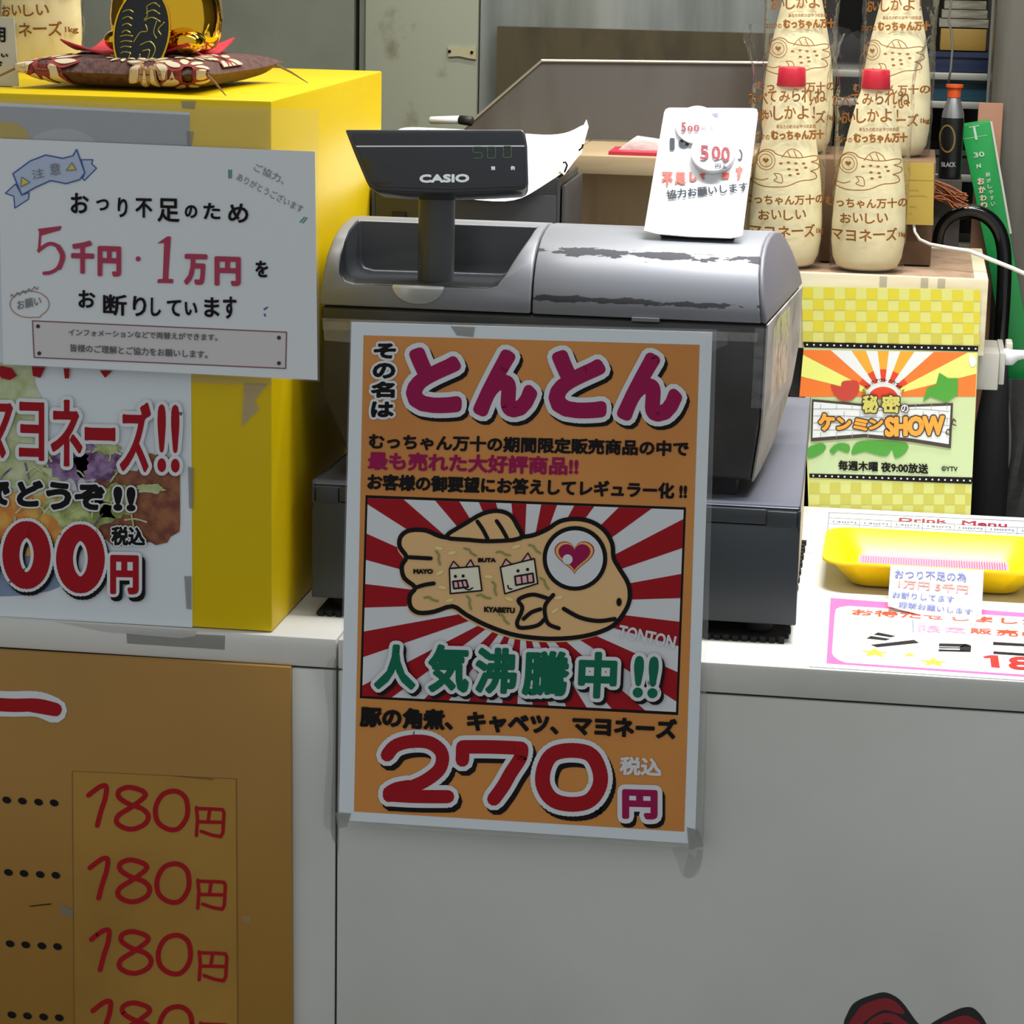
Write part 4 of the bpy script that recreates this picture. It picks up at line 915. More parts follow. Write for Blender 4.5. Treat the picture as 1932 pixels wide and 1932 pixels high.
    bod = Q(1012,820, 985,850, 975,885, 985,920, 1030,942, 1090,947, 1160,942, 1225,918, 1285,915, 1312,905, 1300,880, 1280,872, 1318,862, 1322,840, 1285,826, 1312,820, 1318,800, 1290,796, 1240,802, 1180,800, 1130,790, 1105,782, 1090,768, 1058,762, 1030,775, 1012,800)
    pr_.curve('fish_logo', bod, 0.95, brown, 2, True, 3)
    ec = Q(1055,817)[0]
    for R_ in (17.5, 12): pr_.line('fish_logo', [(ec[0]+R_*math.cos(a), ec[1]+R_*math.sin(a)) for a in [2*math.pi*k/24 for k in range(24)]], 0.7, brown, 2, True)
    pr_.poly('fish_logo', [(ec[0]+x*0.36, ec[1]+y*0.36) for x, y in ht], brown, 3)
    for L_ in (Q(1135,800, 1160,770, 1190,758, 1225,775, 1242,802), Q(1165,772, 1180,800), Q(1195,765, 1210,798), Q(990,905, 1030,915, 1065,905), Q(1095,880, 1130,885, 1135,925, 1095,915, 1110,900, 1095,880)): pr_.curve('fish_logo', L_, 0.85, brown, 2)
    for x, y in ((1130,830),(1168,825),(1205,830),(1245,832),(1170,858),(1210,862),(1255,853),(1175,888),(1215,882)):
        p = Q(x, y)[0]; pr_.disc('fish_logo', p[0], p[1], 3.6, 2.2, brown, 2, 12)
    pr_.build(t)
    return t
GB = 'mayonnaise bottles in clear bags'
bt = make_bottle('mayonnaise bottle with red cap, right one of the front pair on the cream crate', GB)
def copy_tree(o, parent=None):
    c = o.copy(); COL.objects.link(c)
    if parent is not None: c.parent = parent
    for ch in list(o.children): copy_tree(ch, c)
    return c
bl_x = atY(1478, 500, BY).x
for loc, rz, lab in (((bl_x, BY+0.004, ZC), 0.08, 'mayonnaise bottle partly hidden behind the white 500 yen card, front pair on the crate'),
                     ((atY(1503, 250, 0.765).x, 0.765, ZR), 0.05, 'mayonnaise bottle standing behind and above the one near the white card'),
                     ((atY(1686, 250, 0.765).x, 0.765, ZR), -0.16, 'mayonnaise bottle in the back pair, nearest the dark shelves on the right'),
                     ((atY(76, 100, 0.295).x, 0.300, HB), -0.05, 'mayonnaise bottle on top of the yellow box, cut off by the left frame edge')):
    c = copy_tree(bt); c.location = loc; c.rotation_euler = (0, 0, rz); c['label'] = lab; c['group'] = GB
# yellow sticky note on the riser's right side
sn = thing('sticky_note', atY(1735, 425, 0.69), 'ochre yellow sticky note with faint writing right of the front bottles', 'note')
fs_, ns_ = plane3((1700, 305, 0.690), (1760, 305, 0.690), (1700, 424, 0.690)); 
ny = mat('sticky note yellow', (176, 152, 66), 0.6)
sheet('note', fs_, ns_, [(1690,306),(1762,307),(1761,425),(1690,423)], ny, 0.0006, sn)
pr = Print(fs_, ns_); fp_ = mat('faint brown pencil', (160, 136, 62), 0.6)
pr.poly('fold', [(1704,338.5),(1761,340),(1761,341),(1704,340)], fp_, 1)
for k, (y, l_) in enumerate(((360,22),(370,40),(390,20),(402,10))): pr.line('writing', [(1716+i*3.4, y+random.uniform(-1.5, 1.5)) for i in range(int(l_/3.4))], 0.5, fp_, 1)
pr.build(sn)
# ============================================================ TV SHOW POSTER on the crate
fs2, ns2 = plane3((1512, 540, 0.6055), (1851, 546, 0.6055), (1526, 953, 0.6045))
sp = thing('tv_show_poster', fs2(1680, 968), 'yellow checked poster with orange rays hanging below the cream crate', 'poster')
ly_ = mat('pale lemon print', (204, 204, 118), 0.4)
sheet('paper', fs2, ns2, [(1512,540),(1851,546),(1831,975),(1526,975)], ly_, 0.0006, sp)
pr = Print(fs2, ns2)
F = Z(2.415, 1300, 500)
dy_ = mat('checker yellow', (204, 192, 50), 0.4); gy_ = mat('checker olive', (190, 184, 78), 0.4)
for j in range(5):
    for i in range(17):
        if (i+j) % 2: continue
        x, y = 1514+i*20.2, 543+j*20.6; y2 = min(y+20.6, 645)
        if y < 643 and x < 1848: pr.poly('checker_print#a', [(x, y+i*0.3), (min(x+20.2, 1849), y+i*0.3), (min(x+20.2, 1849), y2+i*0.3), (x, y2+i*0.3)], dy_ if j < 4 else gy_, 1)
for j in range(3):
    for i in range(16):
        if (i+j) % 2: continue
        x, y = 1527+i*19.6, 911+j*20.6
        if x < 1828: pr.poly('checker_print#b', [(x, y), (min(x+19.6, 1832), y), (min(x+19.6, 1831), min(y+20.6, 974)), (x, min(y+20.6, 974))], gy_, 1)
sb = F(522,375, 1315,390, 1290,968, 545,950)
pr.poly('sun_rays', sb, mat('print mint', (190, 206, 156), 0.4), 1)
SO = F(885,600)[0]
hor = F(522,392, 1313,392, 1303,632, 500,632)
or1 = mat('ray orange', (226, 116, 44), 0.4); or2 = mat('ray amber', (232, 160, 48), 0.4); or3 = mat('ray white', (218, 222, 222), 0.4); or4 = mat('ray lemon', (222, 226, 120), 0.4); rr4 = mat('ray red', (214, 60, 36), 0.4)
hor = [(1516,660),(1843,665),(1840,762),(1507,760)]
angs = [math.pi*k/13.0 for k in range(14)]
for k in range(13):
    a0, a1 = math.pi+angs[k], math.pi+angs[k+1]; m_ = ([or1, or2][k in (4, 6, 8)] if k % 2 == 0 else (or4 if k in (1, 11) else or3))
    w_ = wedge((SO[0], SO[1]+0.01), a0+0.001, a1-0.001, hor); pr.poly('sun_rays', w_, m_, 2)
    if k % 2 == 0 and 1 < k < 11:
        pr.poly('sun_rays', [SO, (SO[0]+52*math.cos(a0), SO[1]+52*math.sin(a0)), (SO[0]+52*math.cos(a1), SO[1]+52*math.sin(a1))], rr4, 3)
pr.poly('sun_rays', [(SO[0]+34*math.cos(a), SO[1]+2+30*math.sin(a)) for a in [math.pi+math.pi*k/20 for k in range(21)]], or3, 4)
pr.poly('sun_rays', [(SO[0]+28*math.cos(a), SO[1]+3+22*math.sin(a)) for a in [math.pi+math.pi*k/20 for k in range(21)]], rr4, 5)
for y0, y1, a, b in ((645.5,656,1516,1846),(895,902,1527,1834)):
    P_ = F(520,350, 1318,368, 1316,394, 524,374) if y0 < 700 else F(549,950, 1292,968, 1288,997, 549,968)
    fsn = 'film_strip#%d' % y0; pr.poly(fsn, P_, ink, 3)
    n_ = 26
    for k in range(n_):
        t = (k+0.6)/n_; x = P_[0][0]+(P_[1][0]-P_[0][0])*t; y = (P_[0][1]+P_[3][1])/2+((P_[1][1]+P_[2][1])-(P_[0][1]+P_[3][1]))/2*t
        pr.poly(fsn, [(x-1.5, y-1.5), (x+1.5, y-1.5), (x+1.5, y+1.5), (x-1.5, y+1.5)], or3, 4)
jg = mat('map green', (70, 150, 52), 0.4)
pr.poly('map_drawing#n', F(1140,490, 1180,515, 1225,515, 1225,590, 1172,625, 1100,600, 1065,622, 1085,560, 1125,545), jg, 5)
for P_ in (F(540,835, 600,812, 625,830, 600,860, 545,880), F(640,845, 680,812, 730,820, 725,855, 680,842, 660,862), F(740,862, 765,808, 850,800, 990,812, 985,855, 940,880, 925,840, 900,870, 845,862, 800,850)): pr.poly('map_drawing#%d' % P_[0][0], smoothpts(P_, True, 3), jg, 5)
pr.poly('red_drawing', smoothpts(F(645,545, 690,555, 700,530, 765,528, 775,570, 740,615, 680,610), True, 3), mat('red print', (186, 62, 48), 0.4), 5)
bd_ = mat('sign dark border', (62, 52, 48), 0.5)
pr.poly('brick_sign', F(560,610, 880,640, 1203,628, 1193,835, 1010,805, 800,785, 555,803), bd_, 6)
sg_ = F(568,622, 880,650, 1192,640, 1183,815, 1010,788, 800,768, 563,786)
pr.poly('brick_sign', sg_, or3, 7)
mort = mat('mortar print', (150,152,150), 0.5)
for k in range(1, 5):
    t = k/5; y_ = lambda x: 622+t*160+(8 if 700 < x < 1000 else 12 if x > 1100 else 0)
    pr.line('brick_sign', F(*sum([[x, y_(x)] for x in (568, 700, 880, 1050, 1186)], [])), 0.5, mort, 8)
for r_ in range(5):
    for x in range(600+(r_ % 2)*35, 1180, 72): pr.line('brick_sign', F(x, 628+r_*32+6, x, 650+r_*32+6), 0.5, mort, 8)
so = mat('show orange', (232, 156, 60), 0.4); dk_ = mat('show outline', (60, 42, 22), 0.5)
for t, a, b, c, d, m_, r_ in (('ケ',590,672,665,752,so,2.2),('ン',672,690,740,750,so,2.0),('ミ',748,696,815,750,so,1.8),('ン',820,702,885,750,so,1.8),('SHOW',892,690,1165,782,so,2.6)):
    q = F(a, b, c, b-8 if a > 800 else b+4, a, d); pr.text('show_title', t, q[0], q[1], q[2], m_, 9, r=r_, out=dk_, ro=2.2)
for t, a, b, c, d in (('秘',790,590,862,672),('密',878,590,962,672)):
    q = F(a, b, c, b, a, d); pr.text('show_title', t, q[0], q[1], q[2], mat('gold olive print', (196, 190, 96), 0.4), 13, r=1.4, out=dk_, ro=2.2)
q = F(966,632, 1000,634, 966,668); pr.text('show_title', 'の', q[0], q[1], q[2], pwhite, 13, r=0.5, out=dk_, ro=1.6)
for k, ch in enumerate('カミングアウトバラエティ'):
    a = math.pi+0.45+k*(math.pi-0.9)/11; x, y = SO[0]+41*math.cos(a), SO[1]+4+36*math.sin(a)
    pr.text('arched_line', ch, (x-3.2, y-3.2), (x+3.2, y-3.2), (x-3.2, y+3.2), ink, 9, r=0.3)
q = F(680,888, 1090,905, 680,934); pr.text('air_time', '毎週木曜 夜9:00放送', q[0], q[1], q[2], ink, 3, r=0.7)
q = F(1150,915, 1224,917, 1150,938); pr.text('air_time', '©YTV', q[0], q[1], q[2], ink, 3, r=0.3)
pr.curve('key_drawing', F(1170,765, 1178,748, 1192,755, 1185,770, 1172,766), 0.9, dk_, 9); pr.line('key_drawing', F(1185,752, 1205,700, 1215,712), 1.2, dk_, 9); pr.line('key_drawing', F(1195,722, 1216,730), 1.0, dk_, 9)
pr.poly('highlight_curl', smoothpts(F(1282,405, 1300,420, 1310,440, 1300,460, 1285,462, 1275,430), True, 3), or3, 4)
pr.build(sp)

# ============================================================ COIN TRAY, CARDS AND SHEETS on the counter
yt = mat('yellow tray plastic', (250, 214, 0), 0.3, spec=0.5)
cx_, cy_ = 0.2745, 0.322
tr = thing('coin_tray', (cx_, cy_, 0), 'shallow yellow plastic coin tray at the right end of the counter', 'tray')
def rrect(hw, hd, r_, z, n=6):
    out = []
    for sx_, sy_, a0 in ((1, 1, 0), (-1, 1, math.pi/2), (-1, -1, math.pi), (1, -1, 1.5*math.pi)):
        for k in range(n+1):
            a = a0+math.pi/2*k/n; out.append(Vector((cx_+sx_*(hw-r_)+r_*math.cos(a), cy_+sy_*(hd-r_)+r_*math.sin(a), z)))
    return out
def rings(mb, L_, cap=True):
    n = len(L_[0]); vs = [p for r_ in L_ for p in r_]
    fs = [(i*n+k, i*n+(k+1) % n, (i+1)*n+(k+1) % n, (i+1)*n+k) for i in range(len(L_)-1) for k in range(n)]
    if cap: fs += [tuple(range(n-1, -1, -1)), tuple(range((len(L_)-1)*n, len(L_)*n))]
    mb.add(vs, fs)
mb = MB()
rings(mb, [rrect(0.073, 0.044, 0.016, 0.0008), rrect(0.077, 0.049, 0.018, 0.003), rrect(0.0955, 0.0665, 0.022, 0.0262), rrect(0.102, 0.0725, 0.024, 0.0262), rrect(0.1025, 0.073, 0.0245, 0.0275), rrect(0.102, 0.0725, 0.024, 0.0285), rrect(0.0950, 0.066, 0.021, 0.0283), rrect(0.0755, 0.0475, 0.017, 0.0050), rrect(0.071, 0.043, 0.015, 0.0030)])
modded(mb.build('tray_body', yt, tr), 0, ang=50)
mb = MB(); pkm = mat('pink rubber', (222, 130, 158), 0.6)
mb.box((cx_-0.070, cy_-0.042, 0.0032), (cx_+0.070, cy_+0.046, 0.0080)); mb.build('coin_mat', pkm, tr)
mb = MB()
for k in range(58):
    x = cx_-0.067+k*0.00234; mb.box((x, cy_-0.041, 0.0080), (x+0.0012, cy_+0.045, 0.0112))
tag(mb.build('coin_mat_rib', pkm, tr), kind='stuff')
yk_ = atZ(1851, 1168, 0.0015).y
fk_, nk_ = plane3((1681, 1066, 0.2460), (1855, 1076, 0.2440), (1851, 1168, yk_))
tcd = thing('tray_note', fk_(1765, 1160), 'small handwritten white card leaning on the front of the yellow coin tray', 'sign')
tp_ = [(1681,1066),(1855.5,1076),(1851,1168),(1800,1164),(1740,1160),(1700,1150),(1675.5,1143)]
mb = MB(); mb.prism([fk_(*p) for p in tp_], -nk_*0.0006); mb.build('card', mat('tray card white', (226, 228, 230), 0.5), tcd)
H5 = Z(4.472, 1500, 960)
pr = Print(fk_, nk_)
bpen = mat('blue black pen', (58, 68, 130), 0.5)
for t, q, m_, r_ in (('おつり不足の為', H5(842,515, 1447,545, 842,592), bpen, 0.35), ('1万円 5千円', H5(875,600, 1465,652, 870,672), coral, 0.45), ('お断りしてます', H5(825,700, 1347,742, 820,756), bpen, 0.4), ('理解お願いします', H5(875,785, 1500,850, 872,836), bpen, 0.4)):
    pr.text('handwriting', t, q[0], q[1], q[2], m_, 2, r=r_)
vp = mat('violet pencil line', (120, 124, 190), 0.5)
for q in (((1681,1066),(1675.5,1143)), ((1855.5,1076),(1851,1168))): pr.line('edge_line', [q[0], q[1]], 0.7, vp, 2)
pr.build(tcd)
# leaflet taped flat in front of the tray
fz, nz0 = planeZ(0.0008)
lf = thing('chocolate_leaflet', fz(1800, 1200), 'white leaflet with pink frame and orange stars lying flat at the counter edge', 'leaflet')
mb = MB(); mb.prism([fz(*p) for p in ((1542,1123),(2150,1165),(2160,1298),(1527,1257))], (0, 0, -0.0006)); mb.build('paper', paper, lf)
pr = Print(fz, nz0, 0.00012)
pf = mat('pink frame print', (232, 92, 150), 0.4)
oc = [(1567,1128),(2130,1172),(2135,1291),(1559,1252)]; pr.poly('pink_frame', oc, pf, 1)
ic = H5(345,850, 380,832, 450,822, 2600,960, 2620,1370) + [(2120,1286)] + H5(430,1300, 370,1278, 325,1245, 312,1215, 335,900)
pr.poly('pink_frame', ic, mat('leaflet white', (224,228,230), 0.4), 2)
rd = mat('leaflet red', (226, 66, 40), 0.4)
pr.text('leaflet_title', 'お待たせしました', H5(480,848, 2090,940, 478,900)[0], H5(480,848, 2090,940, 478,900)[1], H5(480,848, 2090,940, 478,900)[2], rd, 3, r=0.9, asp=0.4)
for ch, a, b, c, d, m_ in (('限',1040,985,1232,1052,pkm),('定',1262,997,1444,1056,pkm),('販',1475,1008,1662,1066,rd),('売',1695,1020,1885,1084,rd),('中',1915,1034,2100,1100,rd)):
    (x0, y0), (x1, y1) = H5(a, b, c, d); pr.text('sale_line', ch, (x0, y0), (x1, y0+2.3), (x0, y1-2.3), m_, 3, r=0.9, asp=0.35)
for P_ in (H5(660,1065, 700,1045, 852,1076, 808,1088), H5(600,1098, 640,1075, 805,1100, 765,1115), H5(635,1150, 1005,1108, 1050,1135, 690,1172),
           H5(1215,1138, 1440,1142, 1480,1152, 1480,1170, 1212,1164), H5(1214,1170, 1400,1172, 1400,1182, 1212,1180), H5(1212,1188, 1480,1196, 1478,1212, 1208,1206), H5(1390,1142, 1440,1142, 1488,1160, 1482,1212, 1390,1206),
           H5(1672,1125, 2090,1150, 2090,1172, 1670,1152), H5(1674,1205, 2090,1232, 2090,1256, 1672,1228), H5(2040,1150, 2090,1150, 2090,1240, 2040,1236)):
    pr.poly('flavour_name', P_, ink, 3)
def star(cx, cy, rx, ry, part):
    pr.poly(part, [(cx+(rx if k % 2 == 0 else rx*0.42)*math.sin(math.pi*k/5), cy-(ry if k % 2 == 0 else ry*0.42)*math.cos(math.pi*k/5)+(rx if k % 2 == 0 else rx*0.42)*math.sin(math.pi*k/5)*0.06) for k in range(10)], mat('star orange', (244, 160, 52), 0.4), 3)
for k, (x, y, rx, ry) in enumerate(((672,1218,138,42),(965,1236,72,22),(1168,1298,135,42))):
    p = H5(x, y)[0]; star(p[0], p[1], rx/4.472, ry/4.472, 'star#%d' % k)
pr.poly('leaflet_price', H5(1582,1252, 1640,1240, 1712,1241, 1728,1346, 1655,1340, 1645,1262, 1600,1264), mat('bright red print', (222, 34, 30), 0.4), 5)
for ch, a, b, c, d in (('8',1785,1250,2010,1362),):
    (x0, y0), (x1, y1) = H5(a, b, c, d); pr.text('leaflet_price', ch, (x0+2, y0), (x1, y0+1), (x0+4, y1), mat('bright red print', (222, 34, 30), 0.4), 4, r=2.6, asp=0.45)
q = H5(985,940, 1000,935, 1005,1050, 990,1045); pr.poly('leaflet_sticker', q, vp, 3)
q = H5(1045,945, 1590,972, 1042,968); pr.text('leaflet_sticker', 'おひとつから予約できます', q[0], q[1], q[2], mat('grey print dark', (110,110,116), 0.5), 3, asp=0.4)
pr.build(lf)
pr = Print(fz, nz0, 0.00012)
pr.poly('side_tape', [(1537,1120),(1548,1121),(1537,1258),(1525,1257)], tape, 2)
pr.build(lf)
# drink menu under the tray
dm = thing('drink_menu_sheet', atZ(1720, 1000, 0), 'white drink menu sheet lying flat at the back of the counter under the tray', 'leaflet')
fy, ny0 = planeZ(0.0004)
mb = MB(); mb.prism([fy(*p) for p in ((1530,957),(2100,985),(2120,1078),(1521,1043))], (0, 0, -0.0003)); mb.build('paper', paper, dm)
pr = Print(fy, ny0, 0.0001)
gl = mat('grey table line', (96, 98, 104), 0.5)
for L_ in (H5(285,32, 2500,130), H5(285,75, 2500,190), H5(285,125, 2500,240)): pr._stroke('menu_table', [(0, 1)], L_, 0.6, gl, 2, asp=0.6)
pr._stroke('menu_table', [(0, 1)], H5(288,32, 262,310), 0.7, gl, 2)
for k in range(9):
    x = 545+k*266; y = 96+k*13; pr._stroke('menu_table', [(0, 1)], H5(x, y, x-2, y+60), 0.6, gl, 2)
    q = H5(x-225, y+4, x-28, y+16, x-227, y+21); pr.text('prices', ['140円','140円','140円','150円','100円','100円','100円','150円','150円'][k], q[0], q[1], q[2], gl, 2, r=0.2, asp=0.3)
for t, q in (('Drink', H5(878,78, 1280,92, 876,108)), ('Menu', H5(1410,100, 1792,120, 1405,138))): pr.text('menu_title', t, q[0], q[1], q[2], mat('menu crimson', (150, 30, 60), 0.5), 2, r=0.8, asp=0.4)
pr.build(dm)

# ============================================================ BECKONING CAT on its cushion, price card
brocade = mat('brown brocade', (92, 58, 50), 0.7, c2=(60, 36, 36), scale=160, bump=0.4, bscale=200)
cu = thing('brocade_cushion', (-0.424, 0.152, HB), 'dark brown floral brocade cushion under the gold cat', 'cushion')
cq = Vector((-0.420, 0.150, HB+0.0145)); cr0 = math.radians(-5)
def cpt(u, v, h):      # cushion surface: u, v in -1..1, h = -1 bottom / 1 top
    sx_ = 1-0.10*(1-v*v)*1.0; sy_ = 1-0.10*(1-u*u)
    x, y = u*0.086*sx_, v*0.098*sy_
    e = max(0.0, (1-abs(u)**4)*(1-abs(v)**4))**0.42
    z = h*0.0140*e + 0.004*(abs(u)*abs(v))**3
    return Vector((cq.x+x*math.cos(cr0)-y*math.sin(cr0), cq.y+x*math.sin(cr0)+y*math.cos(cr0), max(HB+0.0005, cq.z+z)))
mb = MB(); n_ = 22; vs = [cpt(-1+2*i/n_, -1+2*j/n_, h) for h in (1, -1) for j in range(n_+1) for i in range(n_+1)]
o_ = (n_+1)**2; fs = []
for h in range(2):
    for j in range(n_):
        for i in range(n_):
            a = h*o_+j*(n_+1)+i; f = (a, a+1, a+n_+2, a+n_+1); fs.append(f if h == 0 else f[::-1])
mb.add(vs, fs); mb.build('cushion_body', brocade, cu, True)
# blossoms woven in the brocade: petals laid on the cushion skin
def petal(cu_, cv_, a, l_, w_, m_, lift, part):
    mbp = parts_p.setdefault(part, (MB(), m_))[0]
    g = []; NA, NL = 5, 7
    for i in range(NL+1):
        t = i/NL; du = l_*t; hw = w_*math.sin(math.pi*min(1, t*0.92+0.04))**0.7
        for j in range(NA):
            dv = hw*(j/(NA-1)*2-1)
            uu, vv = cu_+du*math.cos(a)-dv*math.sin(a), cv_+du*math.sin(a)+dv*math.cos(a)
            h = 1; 
            if vv < -1: vv = -2-vv; h = -1
            g.append(cpt(max(-0.985, min(0.985, uu)), max(-0.995, min(0.995, vv)), h)+Vector((0, -lift*(1 if vv < -0.6 else 0), lift*h)))
    mbp.add(g, [(i*NA+j, i*NA+j+1, (i+1)*NA+j+1, (i+1)*NA+j) for i in range(NL) for j in range(NA-1)])
parts_p = {}
ivory = mat('ivory petal weave', (206, 190, 160), 0.8); rust = mat('rust weave', (140, 50, 44), 0.8); gold_w = mat('tan gold weave', (168, 130, 90), 0.8)
for i, (fu, fv, R_) in enumerate(((-0.74, -0.92, 0.25), (0.34, -0.90, 0.16), (0.78, -1.0, 0.24), (0.62, -0.45, 0.16), (-0.80, -0.20, 0.25), (0.0, -0.72, 0.10), (0.86, -0.1, 0.22))):
    for k in range(9):
        a = 2*math.pi*k/9+0.3*i
        petal(fu+0.06*math.cos(a), fv+0.06*math.sin(a), a, R_*1.15, R_*0.31, rust if i % 2 == 0 else gold_w, 0.0006, 'blossom_edge#%d' % i)
        petal(fu+0.10*math.cos(a), fv+0.10*math.sin(a), a, R_*0.86, R_*0.20, ivory, 0.0010, 'blossom#%d' % i)
for k, (b_, m_) in parts_p.items(): b_.build(k.split('#')[0], m_, cu)
for su, sv, d in ((-1, -1, (-0.030, -0.006, -0.012)), (1, -1, (0.02, -0.010, -0.011)), (1, 0.9, (0.03, 0.002, -0.012))):
    p = cpt(su*0.97, sv*0.97, 0); e = p+Vector(d); e.z = HB+0.001
    mb = MB(); mb.tube([p, (p+e)/2+Vector((0, 0, 0.001)), e], [0.0012, 0.0010, 0.0004], 6); mb.build('tassel', mat('tassel brown', (120, 88, 50), 0.7), cu)
# red felt pad corners
fp2 = thing('red_felt_pad', (-0.424, 0.15, HB+0.028), 'red felt cloth between the gold cat and its brocade cushion', 'cloth')
felt = mat('red felt', (196, 50, 62), 0.9)
mb = MB(); zf = HB+0.0290
c0, c1, c2_, c3 = Vector((-0.488, 0.105, zf)), Vector((-0.372, 0.092, zf)), Vector((-0.362, 0.205, zf)), Vector((-0.48, 0.21, zf))
vs = []; m_n = 12
for j in range(m_n+1):
    for i in range(m_n+1):
        u, v = i/m_n, j/m_n; p = c0*(1-u)*(1-v)+c1*u*(1-v)+c2_*u*v+c3*(1-u)*v
        cd_ = min((p-c).length for c in (c0, c1, c2_, c3)); vs.append(p+Vector((0, 0, 0.011*max(0, 1-cd_/0.04)**1.5 + 0.0006*math.sin(9*u+5*v))))
mb.add(vs, [(j*(m_n+1)+i, j*(m_n+1)+i+1, (j+1)*(m_n+1)+i+1, (j+1)*(m_n+1)+i) for j in range(m_n) for i in range(m_n)])
o = mb.build('cloth', felt, fp2, True); md = o.modifiers.new('t', 'SOLIDIFY'); md.thickness = 0.0012; modded(o)
gold = mat('polished gold', (244, 190, 50), 0.08, metal=1.0)
zk = HB+0.0302
kx, ky = atY(316, 60, 0.15).x, 0.148
nk = thing('beckoning_cat', (kx, ky, zk), 'shiny gold beckoning cat holding a black coin, seated on the brocade cushion', 'figurine')
mb = MB()
mb.lathe((kx, ky, zk), [(0.0005,0),(0.036,0.0),(0.043,0.004),(0.0475,0.014),(0.049,0.028),(0.0475,0.042),(0.043,0.056),(0.037,0.068),(0.031,0.077),(0.026,0.083),(0.0005,0.086)], 48, 0, 1.0, 0.86); mb.build('body', gold, nk, True)
mb = MB(); ball(mb, (kx, ky-0.002, zk+0.108), 0.040, 0.034, 0.033, 36, 20); mb.build('head', gold, nk, True)
for s_ in (-1, 1):
    mb = MB(); mb.lathe((kx+s_*0.024, ky-0.002, zk+0.130), [(0.013, 0), (0.010, 0.010), (0.004, 0.020), (0.0005, 0.024)], 16, 0, 1, 0.6); mb.build('ear', gold, nk, True)
    mb = MB(); ball(mb, (kx+s_*0.015, ky-0.0345, zk+0.112), 0.005, 0.0025, 0.0055, 16, 8); mb.build('eye', ink, nk, True)
    # folded hind feet at the front
    mb = MB(); ball(mb, (kx+s_*0.027, ky-0.036, zk+0.010), 0.017, 0.019, 0.0105, 24, 12); mb.build('foot', gold, nk, True)
mb = MB(); ball(mb, (kx, ky-0.036, zk+0.102), 0.004, 0.003, 0.003, 12, 8); mb.build('nose', red, nk, True)
# left arm (viewer's left) over the coin, right arm bent in front
mb = MB(); mb.tube([(kx-0.030, ky-0.014, zk+0.072), (kx-0.030, ky-0.040, zk+0.070), (kx-0.024, ky-0.050, zk+0.058)], [0.011, 0.0105, 0.010], 18); ball(mb, (kx-0.0235, ky-0.051, zk+0.0565), 0.0115, 0.010, 0.0105, 20, 12)
mb.build('arm', gold, nk, True)
for k in range(3):
    mb = MB(); ball(mb, (kx-0.030+k*0.0065, ky-0.0585, zk+0.050), 0.0034, 0.004, 0.0052, 12, 8); mb.build('toe', gold, nk, True)
mb = MB(); mb.tube([(kx+0.034, ky-0.010, zk+0.078), (kx+0.038, ky-0.032, zk+0.078), (kx+0.026, ky-0.045, zk+0.076)], [0.012, 0.0115, 0.0105], 18); ball(mb, (kx+0.020, ky-0.047, zk+0.073), 0.0125, 0.011, 0.012, 20, 12); ball(mb, (kx+0.0395, ky-0.036, zk+0.079), 0.012, 0.011, 0.009, 18, 10)
mb.build('arm', gold, nk, True)
mb = MB(); mb.lathe((kx-0.001, ky-0.036, zk+0.083), [(0.0005,-0.004),(0.018,-0.003),(0.022,0.001),(0.0005,0.006)], 24, 0, 1, 0.6); mb.build('bib', mat('green enamel', (12, 84, 44), 0.25), nk, True)
mb = MB(); ball(mb, (kx+0.013, ky-0.056, zk+0.056), 0.0042, 0.0042, 0.0045, 16, 10); mb.build('bell', gold, nk, True)
# oval koban coin
kc = atY(268, 62, ky-0.062)
cz = Vector((kc.x, ky-0.062, kc.z)); ax = Vector((-0.05, -1, 0.22)).normalized()
mb = MB(); U_ = Vector((1, 0, -0.10)); U_ = (U_-ax*U_.dot(ax)).normalized(); W_ = U_.cross(ax)
if W_.z < 0: W_ = -W_
def ov(rx, rz, h, n=40): return [cz+U_*(rx*math.cos(2*math.pi*k/n))+W_*(rz*math.sin(2*math.pi*k/n))+ax*h for k in range(n)]
rings(mb, [ov(0.0240, 0.0365, -0.003), ov(0.0250, 0.0378, -0.001), ov(0.0250, 0.0378, 0.0016), ov(0.0236, 0.0362, 0.0016), ov(0.0232, 0.0356, 0.0004)]); modded(mb.build('coin_rim', gold, nk), 0, ang=50)
bkm = mat('black lacquer', (10, 12, 10), 0.15)
mb = MB(); rings(mb, [ov(0.0232, 0.0356, 0.0), ov(0.0231, 0.0355, 0.0008)]); mb.build('coin_face', bkm, nk)
mb = MB(); gline = mat('engraved gold line', (170, 160, 84), 0.3, metal=0.9)
def cl(pts): mb.tube([cz+U_*(a*0.0235)+W_*(b*0.036)+ax*0.0012 for a, b in smoothpts(pts, False, 4)], 0.00065, 6)
for k in range(4):
    y = 0.42-k*0.16; cl([(-0.82+0.03*k, y), (-0.6, y+0.07), (-0.4, y+0.02)]); 
for k in range(4):
    y = -0.15-k*0.13; cl([(-0.78+0.04*k, y), (-0.55, y+0.05), (-0.30, y+0.04)])
for k in range(3):
    y = 0.62-k*0.17; cl([(0.05, y), (0.3, y+0.10), (0.55+0.05*k, y+0.02)])
cl([(0.05, 0.62), (0.12, 0.40), (0.02, 0.30)]); cl([(0.5, 0.3), (0.45, 0.05), (0.6, -0.1)]); cl([(0.8, 0.3), (0.6, 0.12), (0.75, 0.0)])
cl([(-0.25, -0.25), (-0.05, 0.0), (0.2, 0.05), (0.1, 0.2)])
cl([(0.0, -0.30), (0.35, -0.18), (0.6, -0.35), (0.45, -0.62), (0.15, -0.78), (-0.1, -0.72)]); cl([(0.12, -0.42), (0.38, -0.38), (0.36, -0.58), (0.12, -0.62), (0.05, -0.50)])
cl([(-0.3, -0.5), (-0.35, -0.75), (-0.1, -0.88)])
mb.build('coin_engraving', gline, nk, True)
